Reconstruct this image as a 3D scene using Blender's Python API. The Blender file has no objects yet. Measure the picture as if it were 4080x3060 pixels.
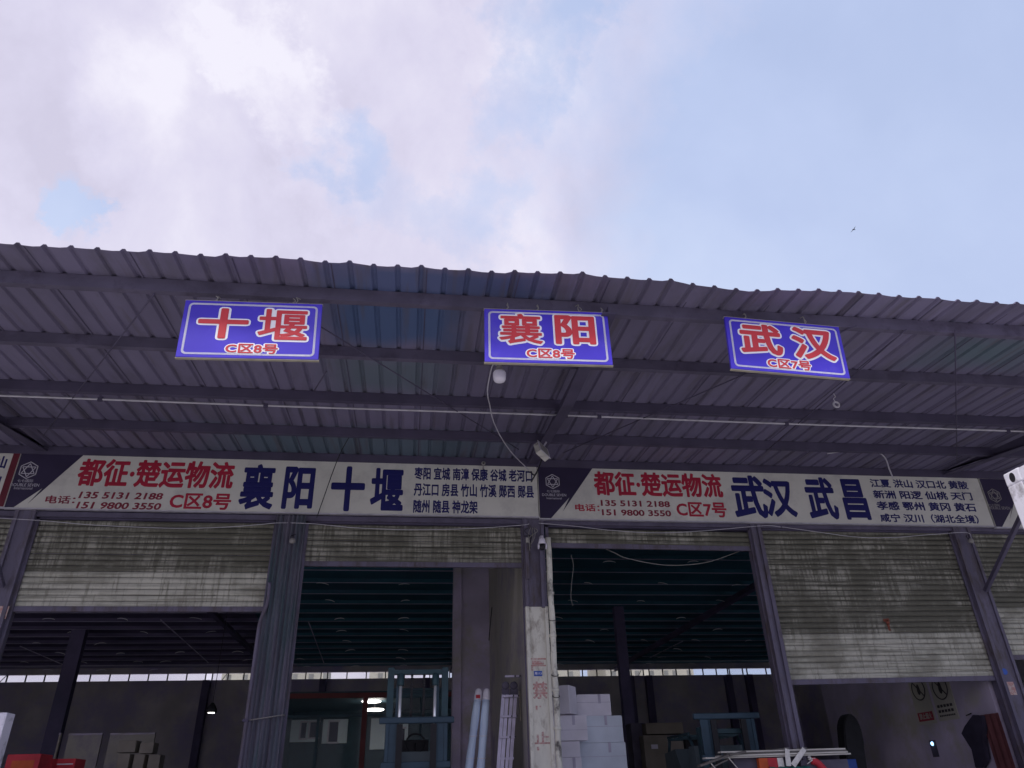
import bpy, bmesh, math, random
from mathutils import Vector, Matrix, Euler
random.seed(7)
R = math.radians
scene = bpy.context.scene
COL = scene.collection

# ---------------------------------------------------------------- camera
CAM_F, CAM_P, CAM_R, CAM_Y = 2924.619, R(29.07822), R(-1.744494), R(8.266855)   # focal length (px of 4080), pitch, roll, yaw
C0 = Vector((0, 0, 1.6))
_f = Vector((math.sin(CAM_Y)*math.cos(CAM_P), math.cos(CAM_Y)*math.cos(CAM_P), math.sin(CAM_P)))
_r0 = Vector((math.cos(CAM_Y), -math.sin(CAM_Y), 0)); _u0 = _r0.cross(_f)
_rt = math.cos(CAM_R)*_r0 + math.sin(CAM_R)*_u0
_up = -math.sin(CAM_R)*_r0 + math.cos(CAM_R)*_u0
cam = bpy.data.objects.new('camera', bpy.data.cameras.new('camera')); COL.objects.link(cam)
cam.matrix_world = Matrix(((_rt.x, _up.x, -_f.x, C0.x), (_rt.y, _up.y, -_f.y, C0.y), (_rt.z, _up.z, -_f.z, C0.z), (0, 0, 0, 1)))
cam.data.sensor_fit = 'HORIZONTAL'; cam.data.sensor_width = 36; cam.data.lens = CAM_F/4080*36
cam.data.clip_start = .05; cam.data.clip_end = 2000
scene.camera = cam

# ---------------------------------------------------------------- light and exposure
SUN_EL, SUN_AZ = R(57), R(206)          # soft high sun behind the camera, a little to its left (azimuth from +Y, clockwise)
scene.view_settings.view_transform = 'Standard'; scene.view_settings.look = 'None'
scene.view_settings.exposure = 0; scene.view_settings.gamma = 1
world = bpy.data.worlds.new('World'); scene.world = world; world.use_nodes = True
wn, wl = world.node_tree.nodes, world.node_tree.links
for n in list(wn): wn.remove(n)
def wnode(t, **k):
    n = wn.new(t)
    for a, b in k.items(): setattr(n, a, b)
    return n
out = wnode('ShaderNodeOutputWorld')
sky = wnode('ShaderNodeTexSky', sky_type='NISHITA', sun_disc=False, sun_elevation=SUN_EL, sun_rotation=SUN_AZ, air_density=1.2, dust_density=3.0, ozone_density=1.5)
bg_sky = wnode('ShaderNodeBackground'); bg_sky.inputs['Strength'].default_value = .11
wl.new(sky.outputs[0], bg_sky.inputs['Color'])
tc = wnode('ShaderNodeTexCoord')
sep = wnode('ShaderNodeSeparateXYZ'); wl.new(tc.outputs['Generated'], sep.inputs[0])
def wmath(op, a, b=None, clamp=False):
    n = wnode('ShaderNodeMath', operation=op, use_clamp=clamp)
    for i, v in enumerate((a, b)):
        if v is None: continue
        if isinstance(v, (int, float)): n.inputs[i].default_value = v
        else: wl.new(v, n.inputs[i])
    return n.outputs[0]
zc = wmath('MAXIMUM', sep.outputs['Z'], .08)
u = wmath('DIVIDE', sep.outputs['X'], zc); v = wmath('DIVIDE', sep.outputs['Y'], zc)
comb = wnode('ShaderNodeCombineXYZ'); wl.new(u, comb.inputs[0]); wl.new(v, comb.inputs[1])
def wnoise(scale, detail, rough, dist, off=(0, 0, 0), stretch=(1, 1, 1), rot=(0, 0, 0)):
    mp = wnode('ShaderNodeMapping'); mp.inputs['Location'].default_value = off; mp.inputs['Scale'].default_value = stretch; mp.inputs['Rotation'].default_value = rot
    wl.new(tc.outputs['Generated'], mp.inputs[0])
    n = wnode('ShaderNodeTexNoise'); n.inputs['Scale'].default_value = scale; n.inputs['Detail'].default_value = detail
    n.inputs['Roughness'].default_value = rough; n.inputs['Distortion'].default_value = dist
    wl.new(mp.outputs[0], n.inputs['Vector']); return n.outputs['Fac']
_wn = wnode('ShaderNodeTexNoise'); _wn.inputs['Scale'].default_value = 7; _wn.inputs['Detail'].default_value = 8; _wn.inputs['Roughness'].default_value = .65; wl.new(tc.outputs['Generated'], _wn.inputs['Vector'])
_w1 = wnode('ShaderNodeVectorMath', operation='SUBTRACT'); wl.new(_wn.outputs['Color'], _w1.inputs[0]); _w1.inputs[1].default_value = (.5, .5, .5)
_w2 = wnode('ShaderNodeVectorMath', operation='SCALE'); wl.new(_w1.outputs[0], _w2.inputs[0]); _w2.inputs['Scale'].default_value = .30
_w3 = wnode('ShaderNodeVectorMath', operation='ADD'); wl.new(tc.outputs['Generated'], _w3.inputs[0]); wl.new(_w2.outputs[0], _w3.inputs[1])
WARP = wnode('ShaderNodeVectorMath', operation='NORMALIZE'); wl.new(_w3.outputs[0], WARP.inputs[0])
def wspot(px, py, cos0):
    d = (_rt*((px-2040)/CAM_F)-_up*((py-1530)/CAM_F)+_f).normalized()
    q = wnode('ShaderNodeVectorMath', operation='DOT_PRODUCT'); wl.new(WARP.outputs[0], q.inputs[0]); q.inputs[1].default_value = d
    return wmath('DIVIDE', wmath('SUBTRACT', q.outputs['Value'], cos0), 1-cos0, True)
def wramp(x, pts):
    n = wnode('ShaderNodeValToRGB'); wl.new(x, n.inputs[0]); e = n.color_ramp.elements
    e[0].position, e[0].color = pts[0][0], (*pts[0][1], 1); e[1].position, e[1].color = pts[-1][0], (*pts[-1][1], 1)
    for p, c in pts[1:-1]:
        k = e.new(p); k.color = (*c, 1)
    return n.outputs[0]
n1 = wnoise(3.0, 9, .62, .2, (7.1, 3.3, 2.0)); n2 = wnoise(4.2, 9, .58, .15, (5.2, .4, 3), (1.25, 1, .8), (0, R(35), 0)); n3 = wnoise(2.6, 5, .5, .3, (9.2, 4.4, 1))
# cover of cloud: thick to the left, thinning to blue on the right
cov = wmath('MINIMUM', wmath('ADD', wmath('MULTIPLY', wmath('SUBTRACT', .29, u), 1.7), wmath('MULTIPLY', wmath('SUBTRACT', n1, .5), 2.0)), .5)
for px_, py_, c_, w_ in ((310, 660, .9985, .6), (350, 760, .9984, .75), (390, 860, .9987, .6), (1350, 630, .998, .5), (1500, 780, .996, .45), (1880, 860, .9965, .5), (2060, 380, .998, .4), (2150, 40, .9975, .5)): cov = wmath('SUBTRACT', cov, wmath('MULTIPLY', wspot(px_, py_, c_), w_))
cov = wmath('ADD', cov, .45, True)
cover = wramp(cov, [(.06, (.14,)*3), (.80, (.95,)*3)])
for px_, py_, c_, w_ in ((900, 60, .9975, .10), (1010, 170, .998, .12), (1110, 300, .998, .13), (1190, 440, .9985, .11), (1250, 560, .9988, .10), (1330, 800, .998, .08), (2020, 160, .9978, .09), (600, 400, .9975, .07), (60, 350, .985, -.12)): n2 = wmath('ADD', n2, wmath('MULTIPLY', wspot(px_, py_, c_), w_))
cl_col = wramp(n2, [(.34, (.66, .625, .785)), (.46, (.735, .70, .87)), (.55, (.785, .75, .905)), (.61, (.835, .80, .94)), (.71, (.92, .89, 1.0))])
bg_cl = wnode('ShaderNodeBackground'); wl.new(cl_col, bg_cl.inputs['Color']); bg_cl.inputs['Strength'].default_value = 1.0
# thin veil that whitens the blue
veil = wramp(n3, [(.34, (.48, .60, .90)), (.5, (.54, .66, .965)), (.66, (.63, .745, 1.02))])
bg_v = wnode('ShaderNodeBackground'); wl.new(veil, bg_v.inputs['Color'])
mx0 = wnode('ShaderNodeMixShader'); mx0.inputs[0].default_value = .88; wl.new(bg_sky.outputs[0], mx0.inputs[1]); wl.new(bg_v.outputs[0], mx0.inputs[2])
mx1 = wnode('ShaderNodeMixShader'); wl.new(cover, mx1.inputs[0]); wl.new(mx0.outputs[0], mx1.inputs[1]); wl.new(bg_cl.outputs[0], mx1.inputs[2])
wl.new(mx1.outputs[0], out.inputs[0])
sun = bpy.data.objects.new('sun', bpy.data.lights.new('sun', 'SUN')); COL.objects.link(sun)
sun.data.energy = 2.4; sun.data.angle = R(12); sun.data.color = (1, .96, .9)
_sd = Vector((math.sin(SUN_AZ)*math.cos(SUN_EL), math.cos(SUN_AZ)*math.cos(SUN_EL), math.sin(SUN_EL)))
sun.rotation_euler = _sd.to_track_quat('Z', 'Y').to_euler(); sun.location = _sd*60
scene.cycles.use_denoising = True
scene.cycles.max_bounces = 10; scene.cycles.diffuse_bounces = 8; scene.cycles.sample_clamp_indirect = 6

# ---------------------------------------------------------------- measuring helpers (photo pixel on a known real plane)
def ray(px, py): return _rt*((px-2040)/CAM_F) - _up*((py-1530)/CAM_F) + _f
def atY(px, py, Y): d = ray(px, py); return C0 + d*(Y/d.y)
def atX(px, py, X): d = ray(px, py); return C0 + d*(X/d.x)
def atZ(px, py, Z): d = ray(px, py); return C0 + d*((Z-1.6)/d.z)
EAVE_Y, EAVE_Z, SLOPE = 6.65, 6.79, .065
def roofz(y): return EAVE_Z + SLOPE*(y-EAVE_Y)
def onroof(px, py, drop=0):
    d = ray(px, py); t = (EAVE_Z-drop-SLOPE*EAVE_Y-1.6)/(d.z-SLOPE*d.y); return C0 + d*t

# ---------------------------------------------------------------- materials
def mat(name, col, rough=.65, metal=0., var=.18, scale=3., bump=.0, bscale=40., dirt=None, dirt_amt=.5, dirt_scale=2., stretch=(1, 1, 1), spec=.3):
    m = bpy.data.materials.new(name); m.use_nodes = True; nt = m.node_tree; N, L = nt.nodes, nt.links
    b = N['Principled BSDF']; b.inputs['Roughness'].default_value = rough; b.inputs['Metallic'].default_value = metal; b.inputs['Specular IOR Level'].default_value = spec
    g = N.new('ShaderNodeNewGeometry'); mp = N.new('ShaderNodeMapping'); mp.inputs['Scale'].default_value = stretch; L.new(g.outputs['Position'], mp.inputs[0])
    n = N.new('ShaderNodeTexNoise'); n.inputs['Scale'].default_value = scale; n.inputs['Detail'].default_value = 6; L.new(mp.outputs[0], n.inputs['Vector'])
    r = N.new('ShaderNodeValToRGB'); L.new(n.outputs['Fac'], r.inputs[0])
    r.color_ramp.elements[0].position = .3; r.color_ramp.elements[1].position = .7
    r.color_ramp.elements[0].color = (*[c*(1-var) for c in col], 1); r.color_ramp.elements[1].color = (*[min(1, c*(1+var)) for c in col], 1)
    cur = r.outputs[0]
    if dirt:
        n2 = N.new('ShaderNodeTexNoise'); n2.inputs['Scale'].default_value = dirt_scale; n2.inputs['Detail'].default_value = 9; n2.inputs['Roughness'].default_value = .68; L.new(mp.outputs[0], n2.inputs['Vector'])
        r2 = N.new('ShaderNodeValToRGB'); L.new(n2.outputs['Fac'], r2.inputs[0]); e = r2.color_ramp.elements
        e[0].position = .62-.3*dirt_amt; e[1].position = .70-.1*dirt_amt; e[0].color = (0, 0, 0, 1); e[1].color = (1, 1, 1, 1)
        mx = N.new('ShaderNodeMixRGB'); L.new(r2.outputs[0], mx.inputs[0]); L.new(cur, mx.inputs[1]); mx.inputs[2].default_value = (*dirt, 1); cur = mx.outputs[0]
    L.new(cur, b.inputs['Base Color'])
    if bump:
        n3 = N.new('ShaderNodeTexNoise'); n3.inputs['Scale'].default_value = bscale; n3.inputs['Detail'].default_value = 4; L.new(mp.outputs[0], n3.inputs['Vector'])
        bp = N.new('ShaderNodeBump'); bp.inputs['Strength'].default_value = bump; bp.inputs['Distance'].default_value = .02; L.new(n3.outputs['Fac'], bp.inputs['Height']); L.new(bp.outputs[0], b.inputs['Normal'])
    return m
def emit(name, col, s):
    m = bpy.data.materials.new(name); m.use_nodes = True; b = m.node_tree.nodes['Principled BSDF']
    b.inputs['Base Color'].default_value = (*col, 1); b.inputs['Emission Color'].default_value = (*col, 1); b.inputs['Emission Strength'].default_value = s; return m
def glass(name, tint, rough=.05, alpha=.25):
    m = bpy.data.materials.new(name); m.use_nodes = True; N, L = m.node_tree.nodes, m.node_tree.links
    b = N['Principled BSDF']; b.inputs['Base Color'].default_value = (*tint, 1); b.inputs['Roughness'].default_value = rough; b.inputs['Alpha'].default_value = alpha; b.inputs['Specular IOR Level'].default_value = .6
    return m
M = {}
M['purple_steel'] = mat('purple_steel', (.105, .092, .145), .6, 0, .25, 2, dirt=(.075, .063, .10), dirt_amt=.35, dirt_scale=3)
M['dark_steel'] = mat('dark_steel', (.075, .064, .11), .65, 0, .2, 2)
M['grey_zinc'] = mat('grey_zinc', (.50, .48, .54), .45, .3, .15, 6)
M['post_steel'] = mat('post_steel', (.135, .12, .18), .6, 0, .22, 3, dirt=(.085, .068, .075), dirt_amt=.5, dirt_scale=6, stretch=(1, 1, .3), bump=.2, bscale=30)
M['teal_wrap'] = mat('teal_wrap', (.14, .13, .175), .6, 0, .25, 3, dirt=(.08, .12, .14), dirt_amt=.6, dirt_scale=1.6, stretch=(3, 3, .35))
M['white_paint'] = mat('white_paint', (.66, .64, .575), .7, 0, .1, 4, bump=.25, bscale=25, dirt=(.36, .32, .28), dirt_amt=.36, dirt_scale=7, stretch=(1, 1, .5))
M['peel_pipe'] = mat('peel_pipe', (.68, .66, .59), .7, 0, .15, 5, bump=.5, bscale=18, dirt=(.10, .09, .09), dirt_amt=.42, dirt_scale=5.5, stretch=(1, 1, .6))
M['board_white'] = mat('board_white', (.59, .575, .54), .55, 0, .06, 1.2, bump=.5, bscale=2.2, dirt=(.48, .465, .45), dirt_amt=.4, dirt_scale=1.6)
M['board_dark'] = mat('board_dark', (.032, .024, .06), .5, 0, .15, 2)
M['board_red'] = mat('board_red', (.30, .04, .06), .5, 0, .15, 2)
M['txt_red'] = mat('txt_red', (.36, .016, .045), .5, 0, .08, 3)
M['txt_dred'] = mat('txt_dred', (.20, .02, .045), .5, 0, .2, 5)
M['txt_navy'] = mat('txt_navy', (.012, .012, .11), .5, 0, .1, 3)
M['txt_grey'] = mat('txt_grey', (.48, .46, .52), .5, 0, .05, 3)
M['sign_blue'] = mat('sign_blue', (.068, .042, .57), .42, 0, .12, 1.5, dirt=(.10, .075, .55), dirt_amt=.3, dirt_scale=3)
M['sign_red'] = mat('sign_red', (.62, .05, .065), .45, 0, .05, 2)
M['sign_white'] = mat('sign_white', (.92, .91, .94), .45, 0, .03, 2)
M['olive_wall'] = mat('olive_wall', (.42, .39, .35), .85, 0, .2, .8, bump=.15, bscale=12, dirt=(.28, .25, .32), dirt_amt=.45, dirt_scale=.8)
M['olive_dark'] = mat('olive_dark', (.56, .52, .52), .85, 0, .2, .8, dirt=(.42, .37, .56), dirt_amt=.65, dirt_scale=.5)
M['purple_wall'] = mat('purple_wall', (.50, .44, .58), .85, 0, .2, 1.2, bump=.15, bscale=10, dirt=(.42, .39, .36), dirt_amt=.4, dirt_scale=1.0)
M['inner_roof'] = mat('inner_roof', (.13, .11, .20), .7, 0, .2, .7, dirt=(.08, .08, .14), dirt_amt=.4, dirt_scale=.3)
M['teal_roof'] = mat('teal_roof', (.035, .12, .17), .7, 0, .15, .7, dirt=(.06, .10, .16), dirt_amt=.3, dirt_scale=.2)
M['inner_steel'] = mat('inner_steel', (.50, .46, .62), .6, 0, .2, 1)
M['teal_dark'] = mat('teal_dark', (.032, .068, .085), .5, .1, .2, 4, dirt=(.03, .045, .07), dirt_amt=.4, dirt_scale=6)
M['teal_bar'] = mat('teal_bar', (.035, .066, .10), .45, .1, .2, 4)
M['chrome'] = mat('chrome', (.93, .95, 1.0), .3, .55, .02, 3)
M['black'] = mat('black', (.018, .017, .022), .6, 0, .2, 6)
M['rubber'] = mat('rubber', (.02, .02, .02), .85, 0, .2, 6)
M['fk_body'] = mat('fk_body', (.10, .13, .15), .45, .1, .1, 3)
M['red_frame'] = mat('red_frame', (.14, .03, .03), .55, 0, .25, 2)
M['cabin_white'] = mat('cabin_white', (.80, .92, 1.0), .6, 0, .08, 1.5)
M['wrap_blue'] = mat('wrap_blue', (.62, .73, .97), .4, 0, .12, 2, bump=.3, bscale=14)
M['wrap_white'] = mat('wrap_white', (.82, .78, .86), .4, 0, .1, 4, bump=.3, bscale=20)
M['alu'] = mat('alu', (.50, .46, .58), .4, .45, .15, 6)
M['alu_yel'] = mat('alu_yel', (.42, .38, .30), .5, .2, .15, 6)
M['carton_white'] = mat('carton_white', (.72, .68, .76), .75, 0, .1, 2.5, bump=.1, bscale=20)
M['carton_teal'] = mat('carton_teal', (.58, .62, .70), .75, 0, .15, 1.6, bump=.1, bscale=20)
M['carton_tape'] = mat('carton_tape', (.45, .41, .52), .4, 0, .1, 5)
M['carton_olive'] = mat('carton_olive', (.25, .22, .18), .8, 0, .2, 2)
M['carton_brown'] = mat('carton_brown', (.36, .32, .28), .8, 0, .15, 2)
M['plank'] = mat('plank', (.60, .57, .53), .75, 0, .3, 6, stretch=(.3, 4, 12), bump=.3, bscale=30)
M['plank_dark'] = mat('plank_dark', (.13, .12, .115), .8, 0, .3, 6, stretch=(.3, 4, 12))
M['strap'] = mat('strap', (.78, .75, .73), .45, 0, .15, 12, bump=.5, bscale=50)
M['red_goods'] = mat('red_goods', (.55, .04, .06), .6, 0, .2, 4)
M['orange_goods'] = mat('orange_goods', (.55, .10, .03), .6, 0, .2, 4)
M['green_tarp'] = mat('green_tarp', (.03, .22, .20), .55, 0, .2, 3, bump=.5, bscale=8)
M['dark_goods'] = mat('dark_goods', (.10, .09, .13), .7, 0, .25, 3)
M['cable_white'] = mat('cable_white', (.50, .48, .54), .5, 0, .1, 6)
M['cable_grey'] = mat('cable_grey', (.26, .245, .24), .6, 0, .15, 6)
M['lamp_white'] = mat('lamp_white', (.78, .74, .85), .35, 0, .03, 6)
M['cream'] = mat('cream', (.48, .46, .43), .6, 0, .12, 6, dirt=(.22, .2, .2), dirt_amt=.3, dirt_scale=10)
M['container'] = mat('container', (.82, .81, .88), .5, 0, .08, 2, dirt=(.38, .36, .38), dirt_amt=.28, dirt_scale=4)
M['cabinet_white'] = mat('cabinet_white', (.70, .67, .78), .5, 0, .1, 3, dirt=(.33, .31, .36), dirt_amt=.3, dirt_scale=5)
M['pink_paint'] = mat('pink_paint', (.46, .24, .23), .75, 0, .2, 8, dirt=(.58, .55, .52), dirt_amt=.55, dirt_scale=18)
M['plate_blue'] = mat('plate_blue', (.03, .09, .42), .4, 0, .1, 5)
M['concrete'] = mat('concrete', (.47, .46, .45), .85, 0, .15, .5, bump=.2, bscale=8, dirt=(.33, .32, .32), dirt_amt=.35, dirt_scale=.7)
M['dock'] = mat('dock', (.62, .60, .59), .8, 0, .15, .6, bump=.1, bscale=8)
M['poster'] = mat('poster', (.42, .40, .35), .6, 0, .1, 2)
M['poster_ink'] = mat('poster_ink', (.045, .04, .045), .6, 0, .1, 2)
M['far_wall'] = mat('far_wall', (.50, .48, .40), .8, 0, .1, .4)
M['far_glass'] = mat('far_glass', (.24, .24, .22), .4, 0, .2, 1)
M['cloth_red'] = mat('cloth_red', (.26, .10, .11), .85, 0, .2, 3)
M['coat'] = mat('coat', (.035, .03, .055), .85, 0, .2, 5)
M['stripe_red'] = mat('stripe_red', (.13, .02, .035), .5, 0, .15, 2)
M['strap_white'] = mat('strap_white', (.95, .94, .98), .4, 0, .02, 2)
M['rust'] = mat('rust', (.20, .06, .04), .8, 0, .4, 20)
M['sh_guide'] = M['post_steel']
M['pane'] = glass('pane', (.85, .88, .95), .04, .12)
M['office_glass'] = glass('office_glass', (.10, .17, .21), .06, .12)
M['lit'] = emit('lit', (1, .95, .9), 8)
M['led'] = emit('led', (.35, .65, 1), 3)

def roof_material():
    m = mat('roof_sheet', (.175, .155, .245), .55, 0, .12, 1.2, dirt=(.145, .13, .19), dirt_amt=.4, dirt_scale=2.0, stretch=(1, .3, 1))
    N, L = m.node_tree.nodes, m.node_tree.links; b = N['Principled BSDF']
    src = b.inputs['Base Color'].links[0].from_socket
    g = N.new('ShaderNodeNewGeometry'); s = N.new('ShaderNodeSeparateXYZ'); L.new(g.outputs['Position'], s.inputs[0])
    def mth(op, a, b_, cl=False):
        n = N.new('ShaderNodeMath'); n.operation = op; n.use_clamp = cl
        for i, q in enumerate((a, b_)):
            if isinstance(q, (int, float)): n.inputs[i].default_value = q
            else: L.new(q, n.inputs[i])
        return n.outputs[0]
    nz = N.new('ShaderNodeTexNoise'); nz.inputs['Scale'].default_value = 1.7; nz.inputs['Detail'].default_value = 4; L.new(g.outputs['Position'], nz.inputs['Vector'])
    jit = mth('MULTIPLY', mth('SUBTRACT', nz.outputs['Fac'], .5), 1.6)
    # soft-edged bluish patches left of the middle, then greener ones farther in
    def patch(x0, hw, y0, hh, soft):
        dx = mth('DIVIDE', mth('ABSOLUTE', mth('SUBTRACT', s.outputs['X'], x0), 0), hw); dy = mth('DIVIDE', mth('ABSOLUTE', mth('SUBTRACT', s.outputs['Y'], y0), 0), hh)
        q = mth('SUBTRACT', 1.0, mth('MAXIMUM', dx, dy)); return mth('MULTIPLY', mth('ADD', q, mth('MULTIPLY', jit, .35)), soft, True)
    for (x0, hw, y0, hh, soft, col) in ((-.35, 1.0, 7.7, 1.0, 2.2, (.075, .112, .225)), (.35, 1.5, 6.95, .32, 2.0, (.09, .112, .225)), (-.4, 1.25, 9.4, .9, 1.4, (.125, .15, .195)), (7.9, 1.2, 7.9, .7, 1.3, (.12, .16, .20)), (-1.0, 3.4, 12.3, .9, 2.0, (.11, .15, .20))):
        mx = N.new('ShaderNodeMixRGB'); L.new(patch(x0, hw, y0, hh, soft), mx.inputs[0]); L.new(src, mx.inputs[1]); mx.inputs[2].default_value = (*col, 1); src = mx.outputs[0]
    fl = mth('FLOOR', mth('DIVIDE', mth('ADD', s.outputs['X'], 40.0), PITCHX), 0); wn_ = N.new('ShaderNodeTexWhiteNoise'); wn_.noise_dimensions = '1D'; L.new(fl, wn_.inputs['W'])
    fac = mth('ADD', mth('MULTIPLY', wn_.outputs['Value'], .26), .87); mv = N.new('ShaderNodeVectorMath'); mv.operation = 'SCALE'; L.new(src, mv.inputs[0]); L.new(fac, mv.inputs['Scale']); src = mv.outputs[0]
    # old water marks in streaks along the fall of the roof
    mp = N.new('ShaderNodeMapping'); mp.inputs['Scale'].default_value = (7, .5, 1); L.new(g.outputs['Position'], mp.inputs[0]); ws = N.new('ShaderNodeTexNoise'); ws.inputs['Scale'].default_value = 1.0; ws.inputs['Detail'].default_value = 7; L.new(mp.outputs[0], ws.inputs['Vector'])
    rr_ = N.new('ShaderNodeValToRGB'); rr_.color_ramp.elements[0].position = .56; rr_.color_ramp.elements[1].position = .68; rr_.color_ramp.elements[1].color = (.6, .6, .6, 1); L.new(ws.outputs['Fac'], rr_.inputs[0])
    mx = N.new('ShaderNodeMixRGB'); L.new(rr_.outputs[0], mx.inputs[0]); L.new(src, mx.inputs[1]); mx.inputs[2].default_value = (.11, .095, .12, 1); src = mx.outputs[0]
    L.new(src, b.inputs['Base Color']); return m
PITCHX = 1.06
M['roof'] = roof_material()
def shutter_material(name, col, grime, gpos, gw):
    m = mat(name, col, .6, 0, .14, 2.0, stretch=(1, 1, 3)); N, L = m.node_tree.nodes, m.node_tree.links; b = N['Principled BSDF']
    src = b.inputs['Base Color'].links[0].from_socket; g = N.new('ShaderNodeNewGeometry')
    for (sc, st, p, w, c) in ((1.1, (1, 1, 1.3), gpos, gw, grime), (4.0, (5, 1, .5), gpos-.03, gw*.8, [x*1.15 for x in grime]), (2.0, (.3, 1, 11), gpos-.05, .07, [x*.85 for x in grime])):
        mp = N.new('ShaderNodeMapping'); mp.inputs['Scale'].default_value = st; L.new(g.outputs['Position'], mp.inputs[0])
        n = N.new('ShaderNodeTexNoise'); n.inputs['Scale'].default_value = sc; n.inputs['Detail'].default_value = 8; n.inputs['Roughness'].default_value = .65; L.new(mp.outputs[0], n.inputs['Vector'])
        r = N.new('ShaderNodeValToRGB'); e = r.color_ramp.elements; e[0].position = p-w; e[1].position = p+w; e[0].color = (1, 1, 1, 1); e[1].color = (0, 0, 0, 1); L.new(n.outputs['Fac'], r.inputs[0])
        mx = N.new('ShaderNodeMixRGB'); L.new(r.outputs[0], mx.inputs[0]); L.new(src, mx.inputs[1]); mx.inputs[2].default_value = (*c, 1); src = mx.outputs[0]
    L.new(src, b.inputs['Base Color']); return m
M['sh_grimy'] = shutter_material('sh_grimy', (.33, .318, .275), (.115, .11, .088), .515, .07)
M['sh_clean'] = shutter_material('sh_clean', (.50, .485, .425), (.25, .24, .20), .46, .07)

# ---------------------------------------------------------------- object helpers
BASE = {}
def link(o): COL.objects.link(o); return o
def thing(name, loc, label, cat, group=None):
    o = link(bpy.data.objects.new(name, None)); o.location = loc; o.empty_display_size = .1
    o['label'] = label; o['category'] = cat
    if group: o['group'] = group
    BASE[o] = Vector(loc); return o
def mk(name, bm, mats, parent=None, loc=None, label=None, cat=None, group=None, kind=None, smooth=False, local=False, plabel=None):
    """link a bmesh (world coordinates unless local) as one mesh object"""
    b = BASE[parent] if parent is not None else Vector(loc if loc is not None else (0, 0, 0))
    if not local: bmesh.ops.translate(bm, verts=bm.verts, vec=-b)
    bmesh.ops.recalc_face_normals(bm, faces=bm.faces)
    me = bpy.data.meshes.new(name); bm.to_mesh(me); bm.free()
    for m in (mats if isinstance(mats, (list, tuple)) else [mats]): me.materials.append(M[m] if isinstance(m, str) else m)
    if smooth:
        for p in me.polygons: p.use_smooth = True
    o = link(bpy.data.objects.new(name, me))
    if parent is not None: o.parent = parent
    else: o.location = b
    BASE[o] = b
    if label: o['label'] = label
    if plabel: o['label'] = plabel
    if cat: o['category'] = cat
    if group: o['group'] = group
    if kind: o['kind'] = kind
    return o
def B(): return bmesh.new()
def box(bm, a, b, bev=0, rot=None, piv=None, mi=0):
    a, b = Vector(a), Vector(b); c = (a+b)/2; s = b-a
    r = bmesh.ops.create_cube(bm, size=1); vs = r['verts']
    bmesh.ops.scale(bm, vec=s, verts=vs)
    fs = list({f for v in vs for f in v.link_faces})
    for f in fs: f.material_index = mi
    if bev:
        es = list({e for v in vs for e in v.link_edges})
        r2 = bmesh.ops.bevel(bm, geom=es, offset=bev, segments=2, affect='EDGES', profile=.6)
        vs = list({v for f in r2['faces'] for v in f.verts} | {v for v in vs if v.is_valid})
        vs = [v for v in vs if v.is_valid]
    bmesh.ops.translate(bm, vec=c, verts=vs)
    if rot is not None: bmesh.ops.rotate(bm, cent=Vector(piv) if piv is not None else c, matrix=Euler(rot).to_matrix(), verts=vs)
    return vs
def tube(bm, pts, r, seg=8, cap=True, mi=0):
    pts = [Vector(p) for p in pts]; rings = []
    rs = r if isinstance(r, (list, tuple)) else [r]*len(pts); up = None
    for i, p in enumerate(pts):
        t = (pts[min(i+1, len(pts)-1)]-pts[max(i-1, 0)])
        if t.length < 1e-9: t = Vector((0, 0, 1))
        t.normalize()
        if up is None or abs(up.dot(t)) > .98: up = Vector((0, 0, 1)) if abs(t.z) < .9 else Vector((1, 0, 0))
        a = t.cross(up).normalized(); b = a.cross(t).normalized(); up = b
        rings.append([bm.verts.new(p+(a*math.cos(k*2*math.pi/seg)+b*math.sin(k*2*math.pi/seg))*rs[i]) for k in range(seg)])
    for i in range(len(rings)-1):
        for k in range(seg):
            f = bm.faces.new((rings[i][k], rings[i][(k+1) % seg], rings[i+1][(k+1) % seg], rings[i+1][k])); f.smooth = True; f.material_index = mi
    if cap:
        for q in (rings[0], rings[-1]): bm.faces.new(q).material_index = mi
def spline(pts, n=8):
    pts = [Vector(p) for p in pts]; res = []
    P = [pts[0]*2-pts[1]]+pts+[pts[-1]*2-pts[-2]]
    for i in range(1, len(P)-2):
        for k in range(n):
            t = k/n; a, b, c, d = P[i-1:i+3]
            res.append(.5*((2*b)+(c-a)*t+(2*a-5*b+4*c-d)*t*t+(3*b-a-3*c+d)*t**3))
    return res+[pts[-1]]
def lathe(bm, prof, seg=20, c=(0, 0, 0), rot=None, mi=0):
    c = Vector(c); rings = []; mt = Euler(rot).to_matrix() if rot else Matrix.Identity(3)
    for r, z in prof: rings.append([bm.verts.new(c+mt@Vector((r*math.cos(k*2*math.pi/seg), r*math.sin(k*2*math.pi/seg), z))) for k in range(seg)])
    for i in range(len(rings)-1):
        for k in range(seg):
            f = bm.faces.new((rings[i][k], rings[i][(k+1) % seg], rings[i+1][(k+1) % seg], rings[i+1][k])); f.smooth = True; f.material_index = mi
    bm.faces.new(rings[0]).material_index = mi; bm.faces.new(rings[-1]).material_index = mi
def prism(bm, poly, off, mi=0):
    """flat polygon (3D points) extruded by vector off"""
    off = Vector(off); a = [bm.verts.new(Vector(p)) for p in poly]; b = [bm.verts.new(Vector(p)+off) for p in poly]
    bm.faces.new(a).material_index = mi; bm.faces.new(b[::-1]).material_index = mi
    for i in range(len(a)):
        j = (i+1) % len(a); bm.faces.new((a[i], b[i], b[j], a[j])).material_index = mi
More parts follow.
